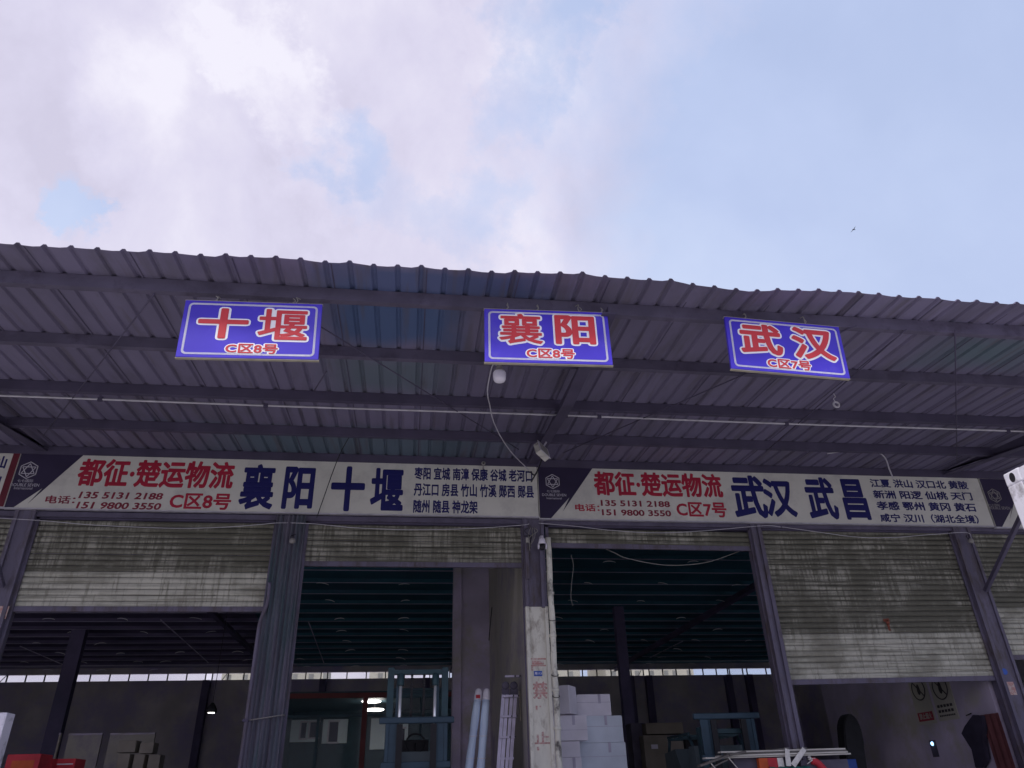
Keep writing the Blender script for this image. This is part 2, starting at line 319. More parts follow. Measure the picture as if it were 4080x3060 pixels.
def beam(bm, p, q, w, h, up=(0, 0, 1), mi=0):
    """box section bar from p to q, w across, h along up"""
    p, q = Vector(p), Vector(q); t = (q-p).normalized(); a = t.cross(Vector(up)).normalized(); b = a.cross(t).normalized()
    prism(bm, [p+a*w/2+b*h/2, p-a*w/2+b*h/2, p-a*w/2-b*h/2, p+a*w/2-b*h/2], q-p, mi)
def copy_tree(o, parent=None):
    c = o.copy(); COL.objects.link(c)
    if parent is not None: c.parent = parent
    for ch in list(o.children): copy_tree(ch, c)
    return c
# lettering: outlines of the glyphs, thickened with a round bevel and pressed flat; frame = origin, x-dir, up-dir, normal
def lettering(name, body, parent, frame, u0, u1, v0, v1, m, bold=.02, thick=.004, off=.001, res=3, shear=0., local=False):
    cu = bpy.data.curves.new('glyphs', 'FONT'); cu.body = body; cu.resolution_u = res; cu.shear = shear; cu.fill_mode = 'FRONT'
    t = bpy.data.objects.new('glyphs', cu); COL.objects.link(t)
    me = bpy.data.meshes.new_from_object(t.evaluated_get(bpy.context.evaluated_depsgraph_get()))
    bpy.data.objects.remove(t); bpy.data.curves.remove(cu)
    bm = bmesh.new(); bm.from_mesh(me); bmesh.ops.remove_doubles(bm, verts=bm.verts, dist=1e-5)
    for q in bm.verts: q.co.z = 1
    if bold:
        edges = [(e.verts[0].co.copy(), e.verts[1].co.copy()) for e in bm.edges if len(e.link_faces) < 2]; seen = set()
        for p, q in edges:
            d = q-p
            if d.length < 1e-6: continue
            n = Vector((-d.y, d.x, 0)).normalized()*bold; z = Vector((0, 0, -1))
            vv = [bm.verts.new(w) for w in (p, q, q+n+z, p+n+z, q-n+z, p-n+z)]
            bm.faces.new((vv[0], vv[1], vv[2], vv[3])); bm.faces.new((vv[1], vv[0], vv[5], vv[4]))
            for c in (p, q):
                k_ = (round(c.x, 4), round(c.y, 4))
                if k_ in seen: continue
                seen.add(k_); top = bm.verts.new(c); rg = [bm.verts.new(c+Vector((bold*math.cos(i*.6283), bold*math.sin(i*.6283), -1))) for i in range(10)]
                for i in range(10): bm.faces.new((top, rg[i], rg[(i+1) % 10]))
    bm.to_mesh(me); bm.free()
    xs = [q.co.x for q in me.vertices]; ys = [q.co.y for q in me.vertices]
    xa, xb, ya, yb = min(xs), max(xs), min(ys), max(ys)
    o0, ex, ez, en = frame; b0 = Vector((0, 0, 0)) if local else BASE[parent]
    for q in me.vertices:
        uu = u0+(q.co.x-xa)/(xb-xa)*(u1-u0); vv = v0+(q.co.y-ya)/(yb-ya)*(v1-v0)
        q.co = o0+ex*uu+ez*vv+en*(off+thick*q.co.z)-b0
    me.materials.clear(); me.materials.append(M[m])
    o = link(bpy.data.objects.new(name, me)); o.parent = parent; BASE[o] = BASE[parent]; return o

# ================================================================ the setting
bm = B(); box(bm, (-400, -400, -.3), (400, 400, 0)); mk('ground', bm, 'concrete', kind='structure')
DK = 1.2
bm = B(); box(bm, (-27, 9.6, 0), (21, 41, DK)); mk('dock_platform', bm, 'dock', kind='structure')

# ================================================================ warehouse
D = 13.0
wh = thing('warehouse', (2.2, D, 0), 'long steel warehouse with wavy corrugated awning and half open roller shutters', 'warehouse')
# corrugated awning sheet
PITCH = .265; RIB0 = -.024
bm = B(); n0, n1_ = -52, 70
rows = [0, .05, .12, .22, .36, .52, .8, 1.3, 2, 2.7, 3.4, 4.1, 4.8, 5.5, 6.2, 6.5]
edge = {k: random.uniform(-.016, .016) for k in range(n0-1, n1_+2)}
over = {k: random.uniform(-.02, .02) for k in range(n0-1, n1_+2)}
for k, dz in ((11, -.02), (12, -.05), (13, -.075), (14, -.06), (15, -.03), (10, .015), (6, .03), (5, .02), (7, .015)): edge[k+1] += dz
grid = []
for k in range(n0, n1_):
    x = RIB0+k*PITCH
    for (dx, h, sag) in ((-.036, 0, 0), (-.014, .03, 0), (.014, .03, 0), (.036, 0, 0), (.09, 0, .5), (.155, 0, .9)):
        col = []
        for t in rows:
            w = math.exp(-t*3.2); fr = max(0, dx-.0)/PITCH
            e = (edge[k]*(1-fr)+edge[k+1]*fr)*w - sag*.007*w + sag*.004*math.sin(k*1.7+t*2)
            y = EAVE_Y+t+(over[k//4]*math.exp(-t*6)); col.append(bm.verts.new((x+dx, y, roofz(y)+h+e)))
        grid.append(col)
for i in range(len(grid)-1):
    for j in range(len(rows)-1): bm.faces.new((grid[i][j], grid[i+1][j], grid[i+1][j+1], grid[i][j+1]))
aw = mk('awning_roof', bm, 'roof', wh)
sd = aw.modifiers.new('thickness', 'SOLIDIFY'); sd.thickness = .003; sd.offset = 1
X0, X1 = -14.0, 18.6
# lap seams between sheets and screw lines
bm = B()
for k in range(-44, 66, 4):
    x = RIB0+k*PITCH+.062
    beam(bm, (x, EAVE_Y+.02, roofz(EAVE_Y)-.004), (x+random.uniform(-.01, .01), D, roofz(D)-.004), .012, .004)
mk('sheet_seam', bm, 'dark_steel', aw)
# purlins: C sections under the sheet
for i, y in enumerate((7.17, 8.6, 10.08, 11.53, 12.86)):
    bm = B(); zt = roofz(y)-.004; hh = .155 if i else .165
    box(bm, (X0, y, zt-hh), (X1, y+.012, zt)); box(bm, (X0, y+.013, zt-hh), (X1, y+.075, zt-hh+.012)); box(bm, (X0, y+.076, zt-hh), (X1, y+.083, zt-hh+.03)); box(bm, (X0, y+.013, zt-.012), (X1, y+.07, zt-.001))
    mk('purlin', bm, 'purple_steel' if i < 2 else 'dark_steel', wh)
# tapered cantilever beams and the posts they grow from
for x in (-6.55, 2.21, 10.87):
    bm = B(); zb = lambda y, d: roofz(y)-.16-d
    poly = [(x-.005, 7.0, zb(7.0, .0)), (x-.005, D-.03, zb(D, -.14)), (x-.005, 12.6, zb(12.6, -.14)), (x-.005, 11.7, zb(11.7, 0)), (x-.005, D-.03, zb(D, -.075)), (x-.005, 9.5, zb(9.5, .20)), (x-.005, 7.0, zb(7, .10))]
    prism(bm, poly, (.012, 0, 0))
    for ya, d0, yb, d1 in ((6.98, .10, 9.5, .20), (9.501, .20, D-.02, -.075)):
        p, q = Vector((x, ya, zb(ya, d0)-.008)), Vector((x, yb, zb(yb, d1)-.008)); beam(bm, p, q, .17, .013)
    mk('cantilever_beam', bm, 'dark_steel', wh)
    if x < 2 or x > 3:
        bm = B(); beam(bm, (x+.02, D-.12, 4.72), (x+.02, 10.2, roofz(10.2)-.42), .07, .07); mk('knee_brace', bm, 'purple_steel', wh)
# bracing rods under the awning
for a, b in (((1250, 1285), (2067, 1791)), ((3415, 1297), (2245, 1804)), ((3612, 1312), (3052, 1798)), ((615, 1171), (172, 1736)), ((3805, 1313), (3813, 1840)), ((1300, 1480), (1250, 1560))):
    bm = B(); tube(bm, [onroof(*a, .19), onroof(*b, .19)], .009, 6); mk('bracing_rod', bm, 'dark_steel', wh)
# facade posts
def hpost(x0, x1, z1, m, y0=12.93, z0=DK, flange=.06):
    bm = B(); box(bm, (x0, y0, z0), (x0+flange, y0+.3, z1), .004); box(bm, (x1-flange, y0, z0), (x1, y0+.3, z1), .004); box(bm, (x0+flange+.0005, y0+.035, z0), (x1-flange-.0005, y0+.05, z1))
    return bm
col_l = mk('column', hpost(-6.72, -6.39, 7.0, 0), 'post_steel', wh)
mk('column', hpost(10.68, 11.05, 7.0, 0), 'post_steel', wh)
mk('column', hpost(6.43, 6.63, 6.0, 0, flange=.07), 'post_steel', wh)
# wrapped corrugated post left of the middle
bm = B(); xs = [-2.40+.5*i/14 for i in range(15)]; poly = []
for i, x in enumerate(xs): poly.append((x, 12.88+(.05 if i % 2 else 0)+(.02 if i in (3, 4, 9) else 0), 0))
poly = [(-2.40, 13.2, 0)]+poly+[(-1.90, 13.2, 0)]
prism(bm, [(p[0], p[1], DK) for p in poly], (0, 0, 6.0-DK)); wrap = mk('column', bm, 'teal_wrap', wh, plabel='column wrapped in dull teal ribbed sheet')
bm = B(); tube(bm, [(-2.42, 13.0, 2.69), (-2.41, 12.85, 2.68), (-2.1, 12.84, 2.72), (-1.89, 12.85, 2.75), (-1.88, 13.0, 2.75)], .009, 6); mk('binding_wire', bm, 'cable_grey', wrap)
# middle post: purple above, white paint below, with faded red lettering and a blue plate
mid_p = mk('column', hpost(2.0, 2.39, 7.0, 0, z0=4.43), 'post_steel', wh, plabel='middle column, purple above and white painted below')
mk('white_column_foot', hpost(1.997, 2.393, 4.429, 0, y0=12.926), 'white_paint', mid_p)
bm = B(); box(bm, (2.02, 12.89, 4.9), (2.085, 12.925, 6.0), .004); box(bm, (2.28, 12.87, 4.4), (2.34, 12.926, 5.5), .006); mk('conduit', bm, 'post_steel', mid_p)
fr_col = (Vector((0, 12.958, 0)), Vector((1, 0, 0)), Vector((0, 0, 1)), Vector((0, -1, 0)))
def colz(py): return atY(2140, py, 12.95).z
lettering('painted_letter', '禁', mid_p, fr_col, 2.075, 2.325, colz(2785), colz(2715), 'pink_paint', .03)
lettering('painted_letter', '止', mid_p, fr_col, 2.075, 2.325, colz(2965), colz(2915), 'pink_paint', .03)
bm = B()
for (x0, y0, x1, y1) in ((2112, 2622, 2175, 2629), (2120, 2632, 2166, 2648), (2112, 2649, 2175, 2655), (2116, 2656, 2124, 2672), (2135, 2812, 2142, 2830), (2150, 2812, 2156, 2818), (2140, 2975, 2148, 2990)):
    a, b = atY(x0, y1, 12.957), atY(x1, y0, 12.957); box(bm, (a.x, 12.954, a.z), (b.x, 12.958, b.z))
mk('faded_stencil', bm, 'pink_paint', mid_p)
a, b = atY(2128, 2694, 12.95), atY(2160, 2673, 12.95); bm = B(); box(bm, (a.x, 12.948, a.z), (b.x, 12.957, b.z), .003); pl = mk('number_plate', bm, 'plate_blue', mid_p)
lettering('plate_number', '用113', pl, (Vector((0, 12.946, 0)), Vector((1, 0, 0)), Vector((0, 0, 1)), Vector((0, -1, 0))), a.x+.012, b.x-.012, a.z+.02, b.z-.02, 'sign_white', .01, .002)
# right column: blue oval sticker and pink patch
rc = [o for o in wh.children if o.name.startswith('column')][1]
a = atY(4002, 2676, 12.955); bm = B(); lathe(bm, [(.055, 0), (.055, .004)], 20, (a.x, 12.953, a.z), (R(90), 0, 0)); mk('sticker', bm, 'plate_blue', rc)
a = atY(4028, 2745, 12.955); bm = B(); box(bm, (a.x-.09, 12.954, a.z-.1), (a.x+.09, 12.957, a.z+.12)); mk('sticker', bm, 'pink_paint', rc, plabel='faded pink paper patch')
a = atY(12, 2430, 12.955); bm = B(); box(bm, (a.x-.1, 12.954, a.z-.14), (a.x+.08, 12.957, a.z+.06)); mk('sticker', bm, 'pink_paint', col_l)
# fascia wall over the doors
bm = B(); box(bm, (-27, 13.02, 5.9), (21, 13.2, 7.3)); mk('fascia_wall', bm, 'dark_steel', wh)
bm = B(); box(bm, (-27, 12.97, 5.93), (21, 13.019, 6.02), .004); mk('lintel', bm, 'purple_steel', wh)

# roller shutters
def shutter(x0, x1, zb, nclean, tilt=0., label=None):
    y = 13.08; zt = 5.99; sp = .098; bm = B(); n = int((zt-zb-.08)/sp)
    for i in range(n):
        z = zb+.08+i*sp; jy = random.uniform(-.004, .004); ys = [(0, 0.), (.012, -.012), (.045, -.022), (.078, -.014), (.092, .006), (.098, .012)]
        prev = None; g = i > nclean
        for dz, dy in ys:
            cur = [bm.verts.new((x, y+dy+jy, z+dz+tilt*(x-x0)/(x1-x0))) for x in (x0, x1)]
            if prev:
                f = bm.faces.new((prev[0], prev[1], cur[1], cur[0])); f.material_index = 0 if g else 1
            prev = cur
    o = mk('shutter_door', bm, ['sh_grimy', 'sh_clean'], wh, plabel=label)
    s2 = o.modifiers.new('thickness', 'SOLIDIFY'); s2.thickness = .004; s2.offset = -1
    bm = B(); vs = box(bm, (x0, y-.035, zb), (x1, y+.03, zb+.085), .006)
    for v_ in vs: v_.co.z += tilt*(v_.co.x-x0)/(x1-x0)
    mk('bottom_bar', bm, 'post_steel', o)
    for xx in (x0-.03, x1-.03):
        bm = B(); box(bm, (xx, y-.06, DK), (xx+.06, y-.036, zt)); mk('guide_rail', bm, 'post_steel', o)
    return o
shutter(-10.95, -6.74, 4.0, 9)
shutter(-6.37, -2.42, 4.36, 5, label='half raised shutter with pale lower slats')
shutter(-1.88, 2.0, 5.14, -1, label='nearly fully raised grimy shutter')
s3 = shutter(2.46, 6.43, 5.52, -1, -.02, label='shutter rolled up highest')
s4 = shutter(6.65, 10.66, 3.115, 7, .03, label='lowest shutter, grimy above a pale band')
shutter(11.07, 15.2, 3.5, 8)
bm = B()
a = atY(3537, 2486, 13.02); 
for dx, dz, w, h in ((-.05, .05, .12, .05), (-.01, .0, .07, .07), (0, -.06, .05, .07), (.005, -.12, .04, .06)): box(bm, (a.x+dx, 13.045, a.z+dz), (a.x+dx+w, 13.05, a.z+dz+h), rot=(0, random.uniform(-.4, .4), 0))
mk('red_stain', bm, 'rust', s4)

# interior: roof, purlins, frames, back wall with strip windows, partitions
RZ = 7.43; YB = 40.3
bm = B(); box(bm, (-27, 13.21, RZ), (-5.5, YB+.3, RZ+.08)); mk('inner_roof', bm, 'inner_roof', wh)
bm = B(); box(bm, (-5.499, 13.21, RZ), (21, YB+.3, RZ+.08)); mk('inner_roof', bm, 'teal_roof', wh, plabel='dark teal inner roof sheets')
y = 14.3; k = 0
while y < YB-.5:
    for xa, xb, m_ in ((-27, -5.502, 'inner_roof'), (-5.5, 21, 'teal_roof')):
        bm = B(); box(bm, (xa, y, RZ-.115), (xb, y+.012, RZ-.002)); box(bm, (xa, y-.001, RZ-.125), (xb, y+.065, RZ-.116), mi=1); mk('inner_purlin', bm, [m_, 'inner_steel'], wh)
    y += 1.43; k += 1
for x in (-6.55, 2.21, 10.87):
    bm = B(); box(bm, (x-.006, 13.3, RZ-.37), (x+.006, YB-.02, RZ-.165)); box(bm, (x-.09, 13.3, RZ-.385), (x+.09, YB-.02, RZ-.371)); mk('inner_rafter', bm, 'inner_roof', wh)
for a, b in (((640, 2470), (830, 2640)), ((2720, 2555), (2590, 2620)), ((1230, 2480), (1290, 2640)), ((80, 2575), (255, 2650))):
    bm = B(); tube(bm, [atZ(*a, RZ-.18), atZ(*b, RZ-.18)], .02, 6); mk('inner_brace', bm, 'inner_steel', wh)
WZ0, WZ1 = 6.83, 7.15
bm = B(); box(bm, (-27, YB, 0), (21, YB+.2, WZ0)); box(bm, (-27, YB, WZ1), (21, YB+.2, RZ-.001)); bw = mk('back_wall', bm, 'olive_dark', wh)
bm = B(); box(bm, (-27, 13.22, 0), (-26.8, YB-.01, RZ-.001)); mk('side_wall', bm, 'olive_dark', wh)
bm = B(); box(bm, (20.8, 13.22, 0), (21, YB-.01, RZ-.001)); mk('side_wall', bm, 'olive_dark', wh)
def ybx(px): return atY(px, 2688, YB).x
cols_b = [-26.6, -20.0, ybx(268), ybx(833), ybx(1292), ybx(1700), ybx(1960), ybx(2505), ybx(2577), ybx(2974), 17.0, 20.6]
for i in range(len(cols_b)-1):
    x0, x1 = cols_b[i]+.16, cols_b[i+1]-.16
    if x1-x0 < .3: continue
    bm = B(); n = max(1, round((x1-x0)/random.choice((.8, .88, .95)))); w = (x1-x0)/n
    for j in range(n+1):
        xx = x0+j*w; box(bm, (xx-.026, YB+.03, WZ0), (xx+.026, YB+.09, WZ1))
    if i % 2: beam(bm, (x0+w*.6, YB+.14, WZ0), (x0+w*.9, YB+.14, WZ1), .03, .03)
    fr = mk('strip_window', bm, 'black', wh)
    bm = B(); box(bm, (x0+.036, YB+.055, WZ0+.001), (x1-.036, YB+.065, WZ1-.001)); mk('pane', bm, 'pane', fr)
for i, xx in enumerate(cols_b[1:-1]):
    w = .16
    bm = B(); box(bm, (xx-w, YB-.4, DK), (xx+w, YB-.02, RZ-.64)); mk('inner_column', bm, 'inner_roof', wh)
for px, Y, w in ((2487, 26, .17), (275, 30, .25)):
    xx = atY(px, 2690, Y).x; bm = B(); box(bm, (xx-w, Y-.15, DK), (xx+w, Y+.15, RZ-.162)); mk('inner_column', bm, 'inner_roof', wh)
bm = B(); box(bm, (2.06, 13.26, DK), (2.2, 19.6, RZ-.39)); prt = mk('partition_wall', bm, 'olive_wall', wh)
xq = atY(1806, 2640, 19.61).x; bm = B(); box(bm, (xq, 19.61, DK), (2.3, 20.2, RZ-.163)); box(bm, (xq+.18, 19.56, DK), (xq+.2, 19.609, RZ-.163)); mk('partition_column', bm, 'purple_wall', prt)
bm = B(); tube(bm, spline([atX(1960, 2420, 2.05), atX(1948, 2560, 2.05), atX(1945, 2720, 2.05), atX(1952, 2900, 2.05)]), .012, 6); mk('panel_joint', bm, 'black', prt)
bm = B(); box(bm, (10.62, 13.26, DK), (10.8, 19.2, RZ-.64)); prr = mk('partition_wall', bm, 'purple_wall', wh)
# pale buildings seen through the strip windows
for i, (pa_, pb_, zt) in enumerate(((884, 1012, 15.5), (1140, 1287, 13.0), (1472, 1560, 14.2), (2190, 2312, 15.0), (2414, 2765, 13.4))):
    xa, xb = atY(pa_, 2690, 76).x, atY(pb_, 2690, 76).x
    t = thing('far_building', ((xa+xb)/2, 80, 0), ('pale building seen through the strip windows just left of the wrapped column', 'pale building seen through the strip windows just right of the wrapped column', 'pale building seen through the strip windows left of the tall forklift mast', 'pale building seen through the strip windows next to the drain pipe', 'wide pale building seen through the strip windows above the dark cartons')[i], 'building', 'buildings behind the warehouse')
    bm = B(); box(bm, (xa, 76, 0), (xb, 84, zt)); mk('wall', bm, 'far_wall', t)
    for q in range(int((xb-xa)/1.3)):
        for zz in (9.6, 11.3, 12.9):
            if zz+.8 > zt: continue
            xx = xa+.4+q*1.3+.2*((q*7+i) % 3); bm = B(); box(bm, (xx, 75.97, zz), (xx+.45, 75.999, zz+.62)); mk('window', bm, 'far_glass', t)
# ================================================================ banners over the doors
FB = lambda y: (Vector((0, y, 0)), Vector((1, 0, 0)), Vector((0, 0, 1)), Vector((0, -1, 0)))
YBN = 12.9
def r4(x, y): return (x*.4702, 1760+y*.4702)
def r5(x, y): return (1040+x*.4702, 1760+y*.4702)
def r6(x, y): return (2000+x*.4702, 1760+y*.4702)
def r7(x, y): return (3040+x*.4702, 1760+y*.4702)
def bpt(p): q = atY(p[0], p[1], YBN); return q
def put(board, body, L_, R_, T_, B_, m, bold, shear=0, y=YBN-.022, res=3):
    lettering('lettering', body, board, FB(y), bpt(L_).x, bpt(R_).x, bpt(B_).z, bpt(T_).z, m, bold, .003, 0, res, shear)
def emblem(board, c, rr, m='txt_grey'):
    bm = B(); y = YBN-.027
    def ring(n, r, a0, w):
        P = [Vector((c[0]+r*math.cos(a0+k*2*math.pi/n), y, c[1]+r*math.sin(a0+k*2*math.pi/n))) for k in range(n)]
        for k in range(n): beam(bm, P[k], P[(k+1) % n], w, .003, (0, 1, 0))
    ring(6, rr, R(90), rr*.09); y += .0006; ring(3, rr*.8, R(90), rr*.085); y += .0006; ring(3, rr*.8, R(-90), rr*.085); y -= .0003; ring(6, rr*.44, R(60), rr*.06)
    mk('emblem', bm, m, board)
def banner(x0, x1, z0, z1, dark, label, red=None):
    t = thing('banner_sign', ((x0+x1)/2, YBN, z0), label, 'sign board', 'sign boards over the doors')
    bm = B(); box(bm, (x0, YBN-.02, z0), (x1, YBN+.03, z1), .004); bd = mk('board', bm, 'board_white', t)
    if dark:
        bm = B(); prism(bm, [(p[0], YBN-.0245, p[1]) for p in dark], (0, .0035, 0)); mk('dark_panel', bm, 'board_dark', t)
    bm = B(); box(bm, (x0-.01, YBN-.03, z1), (x1+.01, YBN+.04, z1+.02)); box(bm, (x0-.01, YBN-.03, z0-.02), (x1+.01, YBN+.04, z0)); mk('edge_trim', bm, 'grey_zinc', t)
    if red:
        bm = B(); prism(bm, [(p[0], YBN-.0245, p[1]) for p in red], (0, .0035, 0)); mk('red_stripe', bm, 'stripe_red', t)
    return t
def q2(p): q = bpt(p); return (q.x, q.z)
ZB0, ZB1 = 6.045, 7.085
bl = banner(-6.885, 2.298, ZB0, ZB1, [(-6.88, ZB1-.006), (q2(r4(728, 112))[0], ZB1-.006), q2(r4(243, 525)), q2(r4(368, 395)), (q2(r4(112, 583))[0], ZB0+.006), (-6.88, ZB0+.006)], 'long white sign board naming two cities and area 8, over the left doors')
put(bl, '都征·楚运物流', r4(665, 270), r4(1985, 290), r4(1320, 160), r4(1300, 392), 'txt_red', .034)
put(bl, '电话：', r4(390, 492), r4(640, 502), r4(500, 460), r4(490, 528), 'txt_dred', .026)
put(bl, '135 5131 2188', r4(672, 458), r4(1385, 465), r4(1030, 432), r4(1030, 490), 'txt_dred', .032, .12)
put(bl, '151 9800 3550', r4(650, 545), r4(1368, 552), r4(1000, 517), r4(1000, 575), 'txt_dred', .032, .12)
put(bl, 'C区8号', r4(1440, 510), r4(1960, 515), r4(1700, 440), r4(1690, 578), 'txt_red', .03)
put(bl, '襄', (958, 1950), (1094, 1950), r5(40, 195), r5(40, 580), 'txt_navy', .03)
put(bl, '阳', r5(190, 400), r5(450, 400), r5(330, 215), r5(310, 575), 'txt_navy', .036)
put(bl, '十', r5(595, 375), r5(882, 380), r5(750, 212), r5(722, 593), 'txt_navy', .042)
put(bl, '堰', r5(930, 400), r5(1208, 400), r5(1090, 228), r5(1080, 588), 'txt_navy', .032)
put(bl, '枣阳 宜城 南漳 保康 谷城 老河口', r5(1300, 275), r6(255, 290), r5(1900, 232), r5(1900, 337), 'txt_navy', .031)
put(bl, '丹江口 房县 竹山 竹溪 郧西 郧县', r5(1295, 415), r6(268, 425), r5(1900, 365), r5(1900, 474), 'txt_navy', .031)
put(bl, '随州 随县 神龙架', r5(1290, 550), r5(1835, 560), r5(1560, 498), r5(1560, 610), 'txt_navy', .031)
ec = q2(r4(247, 246)); emblem(bl, ec, .155)
put(bl, '七七国际', r4(152, 335), r4(287, 335), r4(220, 322), r4(220, 348), 'txt_grey', .012)
put(bl, 'DOUBLE SEVEN', r4(92, 370), r4(338, 370), r4(215, 357), r4(215, 383), 'txt_grey', .012)
put(bl, 'International', r4(124, 398), r4(280, 398), r4(200, 387), r4(200, 408), 'txt_grey', .0)
z7 = lambda x, y: (2000+x*.3617, 1700+y*.3617)
br = banner(2.312, 11.565, ZB0-.03, ZB1-.01, [(2.32, ZB1-.016), (q2(z7(1005, 455))[0], ZB1-.016), q2(z7(667, 940)), q2(z7(740, 785)), (q2(z7(540, 1005))[0], ZB0-.024), (2.32, ZB0-.024)], 'long white sign board naming two cities and area 7, over the right doors')
put(br, '都征·楚运物流', r6(775, 355), r6(1860, 375), r6(1320, 265), r6(1310, 468), 'txt_red', .034)
put(br, '电话：', r6(618, 560), r6(825, 570), r6(700, 530), r6(700, 592), 'txt_red', .026)
put(br, '135 5131 2188', r6(835, 525), r6(1420, 530), r6(1130, 502), r6(1130, 553), 'txt_dred', .032)
put(br, '151 9800 3550', r6(845, 603), r6(1430, 608), r6(1140, 580), r6(1140, 632), 'txt_dred', .032)
put(br, 'C区7号', r6(1475, 572), r6(1900, 585), r6(1690, 515), r6(1690, 642), 'txt_red', .03)
put(br, '武', (2915, 1975), (3048, 1975), r6(2060, 288), r6(2090, 650), 'txt_navy', .034)
put(br, '汉', r7(8, 480), r7(262, 480), r7(120, 318), r7(140, 640), 'txt_navy', .036)
put(br, '武', r7(362, 480), r7(612, 480), r7(480, 305), r7(500, 660), 'txt_navy', .034)
put(br, '昌', r7(668, 490), r7(872, 490), r7(740, 320), r7(780, 665), 'txt_navy', .036)
put(br, '江夏 洪山 汉口北 黄陂', r7(905, 360), r7(1730, 375), r7(1310, 327), r7(1320, 398), 'txt_navy', .031)
put(br, '新洲 阳逻 仙桃 天门', r7(930, 450), r7(1765, 465), r7(1340, 422), r7(1350, 492), 'txt_navy', .031)
put(br, '孝感 鄂州 黄冈 黄石', r7(958, 545), r7(1798, 562), r7(1370, 515), r7(1380, 588), 'txt_navy', .031)
put(br, '咸宁 汉川（湖北全境）', r7(985, 640), r7(1818, 655), r7(1390, 617), r7(1400, 690), 'txt_navy', .031)
emblem(br, q2(z7(555, 610)), .145)
put(br, '七七国际', z7(490, 715), z7(635, 718), z7(560, 703), z7(560, 730), 'txt_grey', .012)
put(br, 'DOUBLE SEVEN', z7(440, 755), z7(705, 758), z7(570, 742), z7(570, 771), 'txt_grey', .012)
put(br, 'International', z7(490, 793), z7(655, 796), z7(570, 782), z7(570, 804), 'txt_grey', .0)
# neighbours, mostly cut off by the frame
bn = banner(-16.0, -6.893, ZB0+.01, ZB1+.01, None, 'white sign board cut off at the left edge, ending in a dark red stripe', red=[(-7.01, ZB1+.004), (-6.90, ZB1+.004), (-6.90, ZB0+.016), (-7.01, ZB0+.016)])
put(bn, '仙', r4(-60, 180), r4(62, 180), r4(20, 125), r4(20, 230), 'txt_navy', .024)
put(bn, '山', r4(-100, 320), r4(15, 320), r4(-20, 275), r4(-20, 385), 'txt_navy', .024)
bq = banner(11.6, 20.6, ZB0-.05, ZB1-.05, [(11.605, ZB1-.056), (q2(r7(2105, 560))[0]+.42, ZB1-.056), (q2(r7(2085, 660))[0], q2(r7(2085, 660))[1]), (q2(r7(2105, 560))[0], q2(r7(2105, 560))[1]), (q2(r7(2020, 722))[0], ZB0-.044), (11.605, ZB0-.044)], 'sign board with dark end panel cut off at the right edge, behind the white container')
emblem(bq, q2(r7(1955, 460)), .145, 'cable_grey')
put(bq, '七七国际', r7(1905, 538), r7(2000, 540), r7(1950, 530), r7(1950, 550), 'cable_grey', .012)
put(bq, 'DOUBLE SEVEN', r7(1905, 562), r7(2085, 562), r7(1990, 552), r7(1990, 577), 'cable_grey', .012)

# ================================================================ blue hanging signs
def hang_sign(loc, rot, big, sub, lab, boxes, sb, hooks):
    W_, H_ = 1.475, .7375
    t = thing('hanging_sign', loc, lab, 'hanging sign', 'blue destination signs under the awning'); t.rotation_euler = rot
    bm = B(); box(bm, (-W_/2, -.02, -H_/2), (W_/2, .02, H_/2), .006); mk('panel', bm, 'sign_blue', t, local=True)
    bm = B(); box(bm, (-W_/2-.006, -.014, -H_/2-.008), (W_/2+.006, .026, -H_/2-.0005)); box(bm, (-W_/2-.006, -.014, H_/2+.0005), (W_/2+.006, .026, H_/2+.008)); mk('frame', bm, 'alu_yel', t, local=True)
    # white border line with rounded corners
    def rr(a, b, r):
        P = []
        for cx, cz, a0 in ((a-r, b-r, 0), (-a+r, b-r, 90), (-a+r, -b+r, 180), (a-r, -b+r, 270)):
            for k in range(7): th = R(a0+k*15); P.append((cx+r*math.cos(th), cz+r*math.sin(th)))
        return P
    o_, i_ = rr(W_/2-.045, H_/2-.035, .05), rr(W_/2-.069, H_/2-.059, .03); bm = B()
    vo = [bm.verts.new((p[0], -.0225, p[1])) for p in o_]; vi = [bm.verts.new((p[0], -.0225, p[1])) for p in i_]
    for k in range(len(vo)): bm.faces.new((vo[k], vo[(k+1) % len(vo)], vi[(k+1) % len(vi)], vi[k]))
    bmesh.ops.solidify(bm, geom=bm.faces[:], thickness=.0015); mk('border', bm, 'sign_white', t, local=True)
    fr = (Vector((-W_/2, -.021, H_/2)), Vector((W_, 0, 0)), Vector((0, 0, -H_)), Vector((0, -1, 0)))
    def word(s, u0, u1, v0, v1, b1, b2, fatx=1):
        lettering('lettering', s, t, fr, u0, u1, v1, v0, 'sign_red', b1, .002, .006, 4, local=True)
        # the white edge is the same outline grown by b2-b1 of its height
        h = (v1-v0)*H_; g = (b2-b1)*h/.92; lettering('letter_edge', s, t, fr, u0-g/W_, u1+g/W_, v1+g/H_, v0-g/H_, 'sign_white', b2, .002, .0005, 4, local=True)
    for s, (u0, u1, v0, v1) in zip(big, boxes): word(s, u0, u1, v0, v1, (.018 if s in '襄堰' else .034), (.068 if s in '襄堰' else .08))
    word(sub, *sb, .028, .12)
    for hx, hz, bend in hooks:
        bm = B(); tube(bm, spline([(hx, 0, H_/2-.01), (hx+bend, 0, H_/2+.05), (hx+bend*.5, .02, H_/2+hz), (hx+bend*1.4, .08, H_/2+hz+.02)]), .006, 6)
        tube(bm, spline([(hx-.012, -.004, H_/2+.02), (hx+.014, .004, H_/2+.05), (hx-.012, -.004, H_/2+.08)]), .005, 5); mk('hanging_wire', bm, 'cable_grey', t, local=True)
    return t
